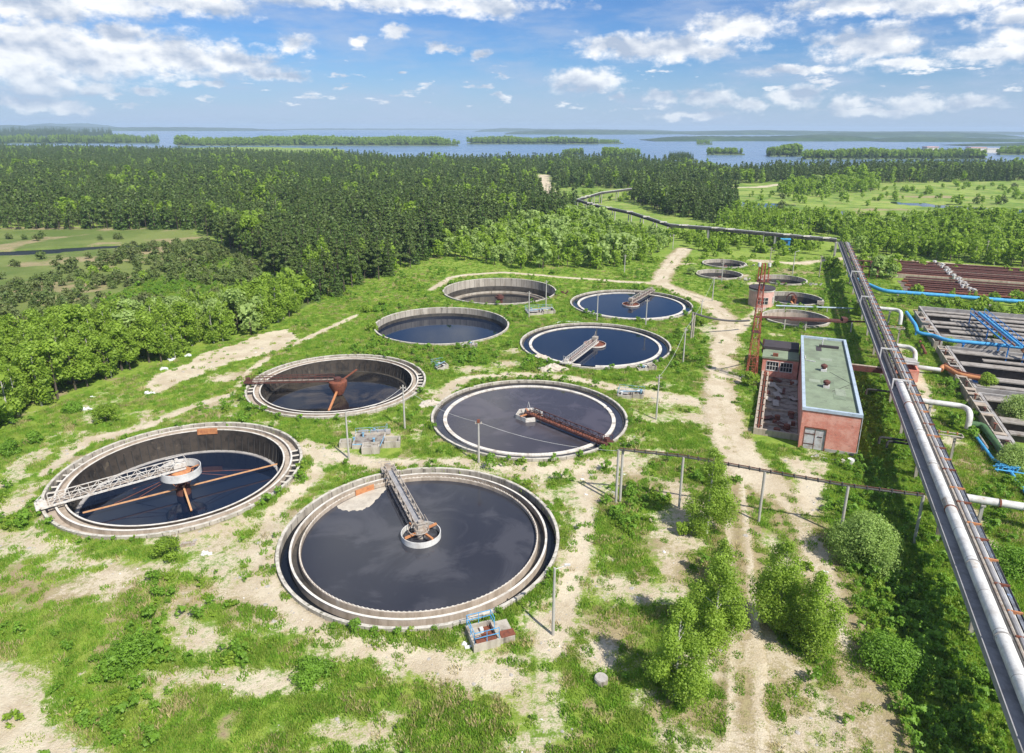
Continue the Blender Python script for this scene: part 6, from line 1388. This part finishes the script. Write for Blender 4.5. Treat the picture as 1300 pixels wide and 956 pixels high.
def n2d(vec, scale, detail, rough, out='Fac'):
    o_ = t.noise(vec, scale, detail, rough, out); o_.node.noise_dimensions = '2D'; return o_
vs_ = g.vmath('MULTIPLY', v0, (1,1.7,1)); nzc = n2d(vs_, 24, 4, .60, 'Color'); off = g.vmath('MULTIPLY', g.vmath('SUBTRACT', nzc, (.5,.5,.5)), (.040,.020,0)); vd = g.vmath('ADD', v0, off); acc = None
for px, py, w_, h_ in CL:
    a, e = ae(px, py); iw, ih = FPX/(w_*1.05), FPX/(h_*1.15)
    L_ = g.vmath('LENGTH', g.vmath('MULTIPLY_ADD', vd, (iw, ih, 0), (-a*iw, -e*ih, 0))); acc = L_ if acc is None else g.math('MINIMUM', acc, L_)
nf_ = n2d(vs_, 40, 6, .60); nf2 = n2d(g.vmath('ADD', vs_, (.0035,.011,0)), 40, 3, .55); ng = n2d(vs_, 15, 2, .5); ng2 = n2d(g.vmath('ADD', vs_, (.006,.022,0)), 15, 2, .5)
S_ = g.math('SUBTRACT', .92, acc)
D_ = g.math('ADD', S_, g.math('MULTIPLY', g.math('SUBTRACT', nf_, .46), 1.45))
# scattered small clouds low over the lake and further clouds higher up, beyond the frame, that the water mirrors
low_ = g.math('MULTIPLY', g.math('SUBTRACT', n2d(g.vmath('MULTIPLY', v0, (1,3.4,1)), 19, 4, .62), .60), 6.0); band = g.math('MULTIPLY', g.ramp(el, .012, .03), g.math('SUBTRACT', 1.0, g.ramp(el, .06, .11))); low_ = g.math('SUBTRACT', low_, g.math('MULTIPLY', g.math('SUBTRACT', 1.0, band), 1.5))
nh = n2d(g.vmath('MULTIPLY', v0, (1,1.4,1)), 4.3, 5, .58); hi_ = g.math('MULTIPLY', g.math('SUBTRACT', nh, .50), 3.6); hi_ = g.math('SUBTRACT', hi_, g.math('MULTIPLY', g.math('SUBTRACT', 1.0, g.ramp(el, .17, .30)), 3.0))
d0 = g.math('MAXIMUM', D_, g.math('MAXIMUM', hi_, low_))
mask = t.ramp(d0, -.15, .62)
lit = t.math('ADD', .60, t.math('ADD', t.math('MULTIPLY', t.math('SUBTRACT', nf_, nf2), 1.1), t.math('MULTIPLY', t.math('SUBTRACT', ng, ng2), 2.4)), clamp=True)
lit = t.math('SUBTRACT', lit, t.math('MULTIPLY', t.ramp(d0, .5, 1.5), .25), clamp=True)
ccol = t.mix(lit, (3.5,4.2,5.4,1), (7.9,8.0,8.1,1))
veil = t.ramp(t.noise(t.vmath('MULTIPLY', uvv, (2.2,9,1)), 2.6, 6, .62), .40, .68)
skc = t.mix(1.0, sky.outputs[0], (.36,.55,.83,1), 'MULTIPLY')
skc = t.mix(t.math('MULTIPLY', veil, .55), skc, (3.7,4.4,5.8,1))
lowm = t.math('SUBTRACT', 1.0, t.ramp(el, .0, .10)); skc = t.mix(t.math('MULTIPLY', lowm, .75), skc, (3.5,4.4,5.9,1))
mask = t.math('MULTIPLY', mask, t.math('SUBTRACT', 1.0, t.math('MULTIPLY', lowm, .38)))
t.put(bg.inputs[0], t.mix(mask, skc, ccol))
wd.cycles.sampling_method = 'MANUAL'; wd.cycles.sample_map_resolution = 512
# ------------------------------------------------------------------ render settings
S.view_settings.view_transform = 'Standard'; S.view_settings.look = 'None'; S.view_settings.gamma = 1; S.view_settings.exposure = 0.6
cy = S.cycles; cy.max_bounces = 6; cy.diffuse_bounces = 2; cy.glossy_bounces = 3; cy.transmission_bounces = 3; cy.volume_bounces = 0; cy.transparent_max_bounces = 6; cy.use_denoising = True
try: cy.denoiser = 'OPENIMAGEDENOISE'
except Exception: pass
cy.sample_clamp_indirect = 6; S.render.use_persistent_data = False
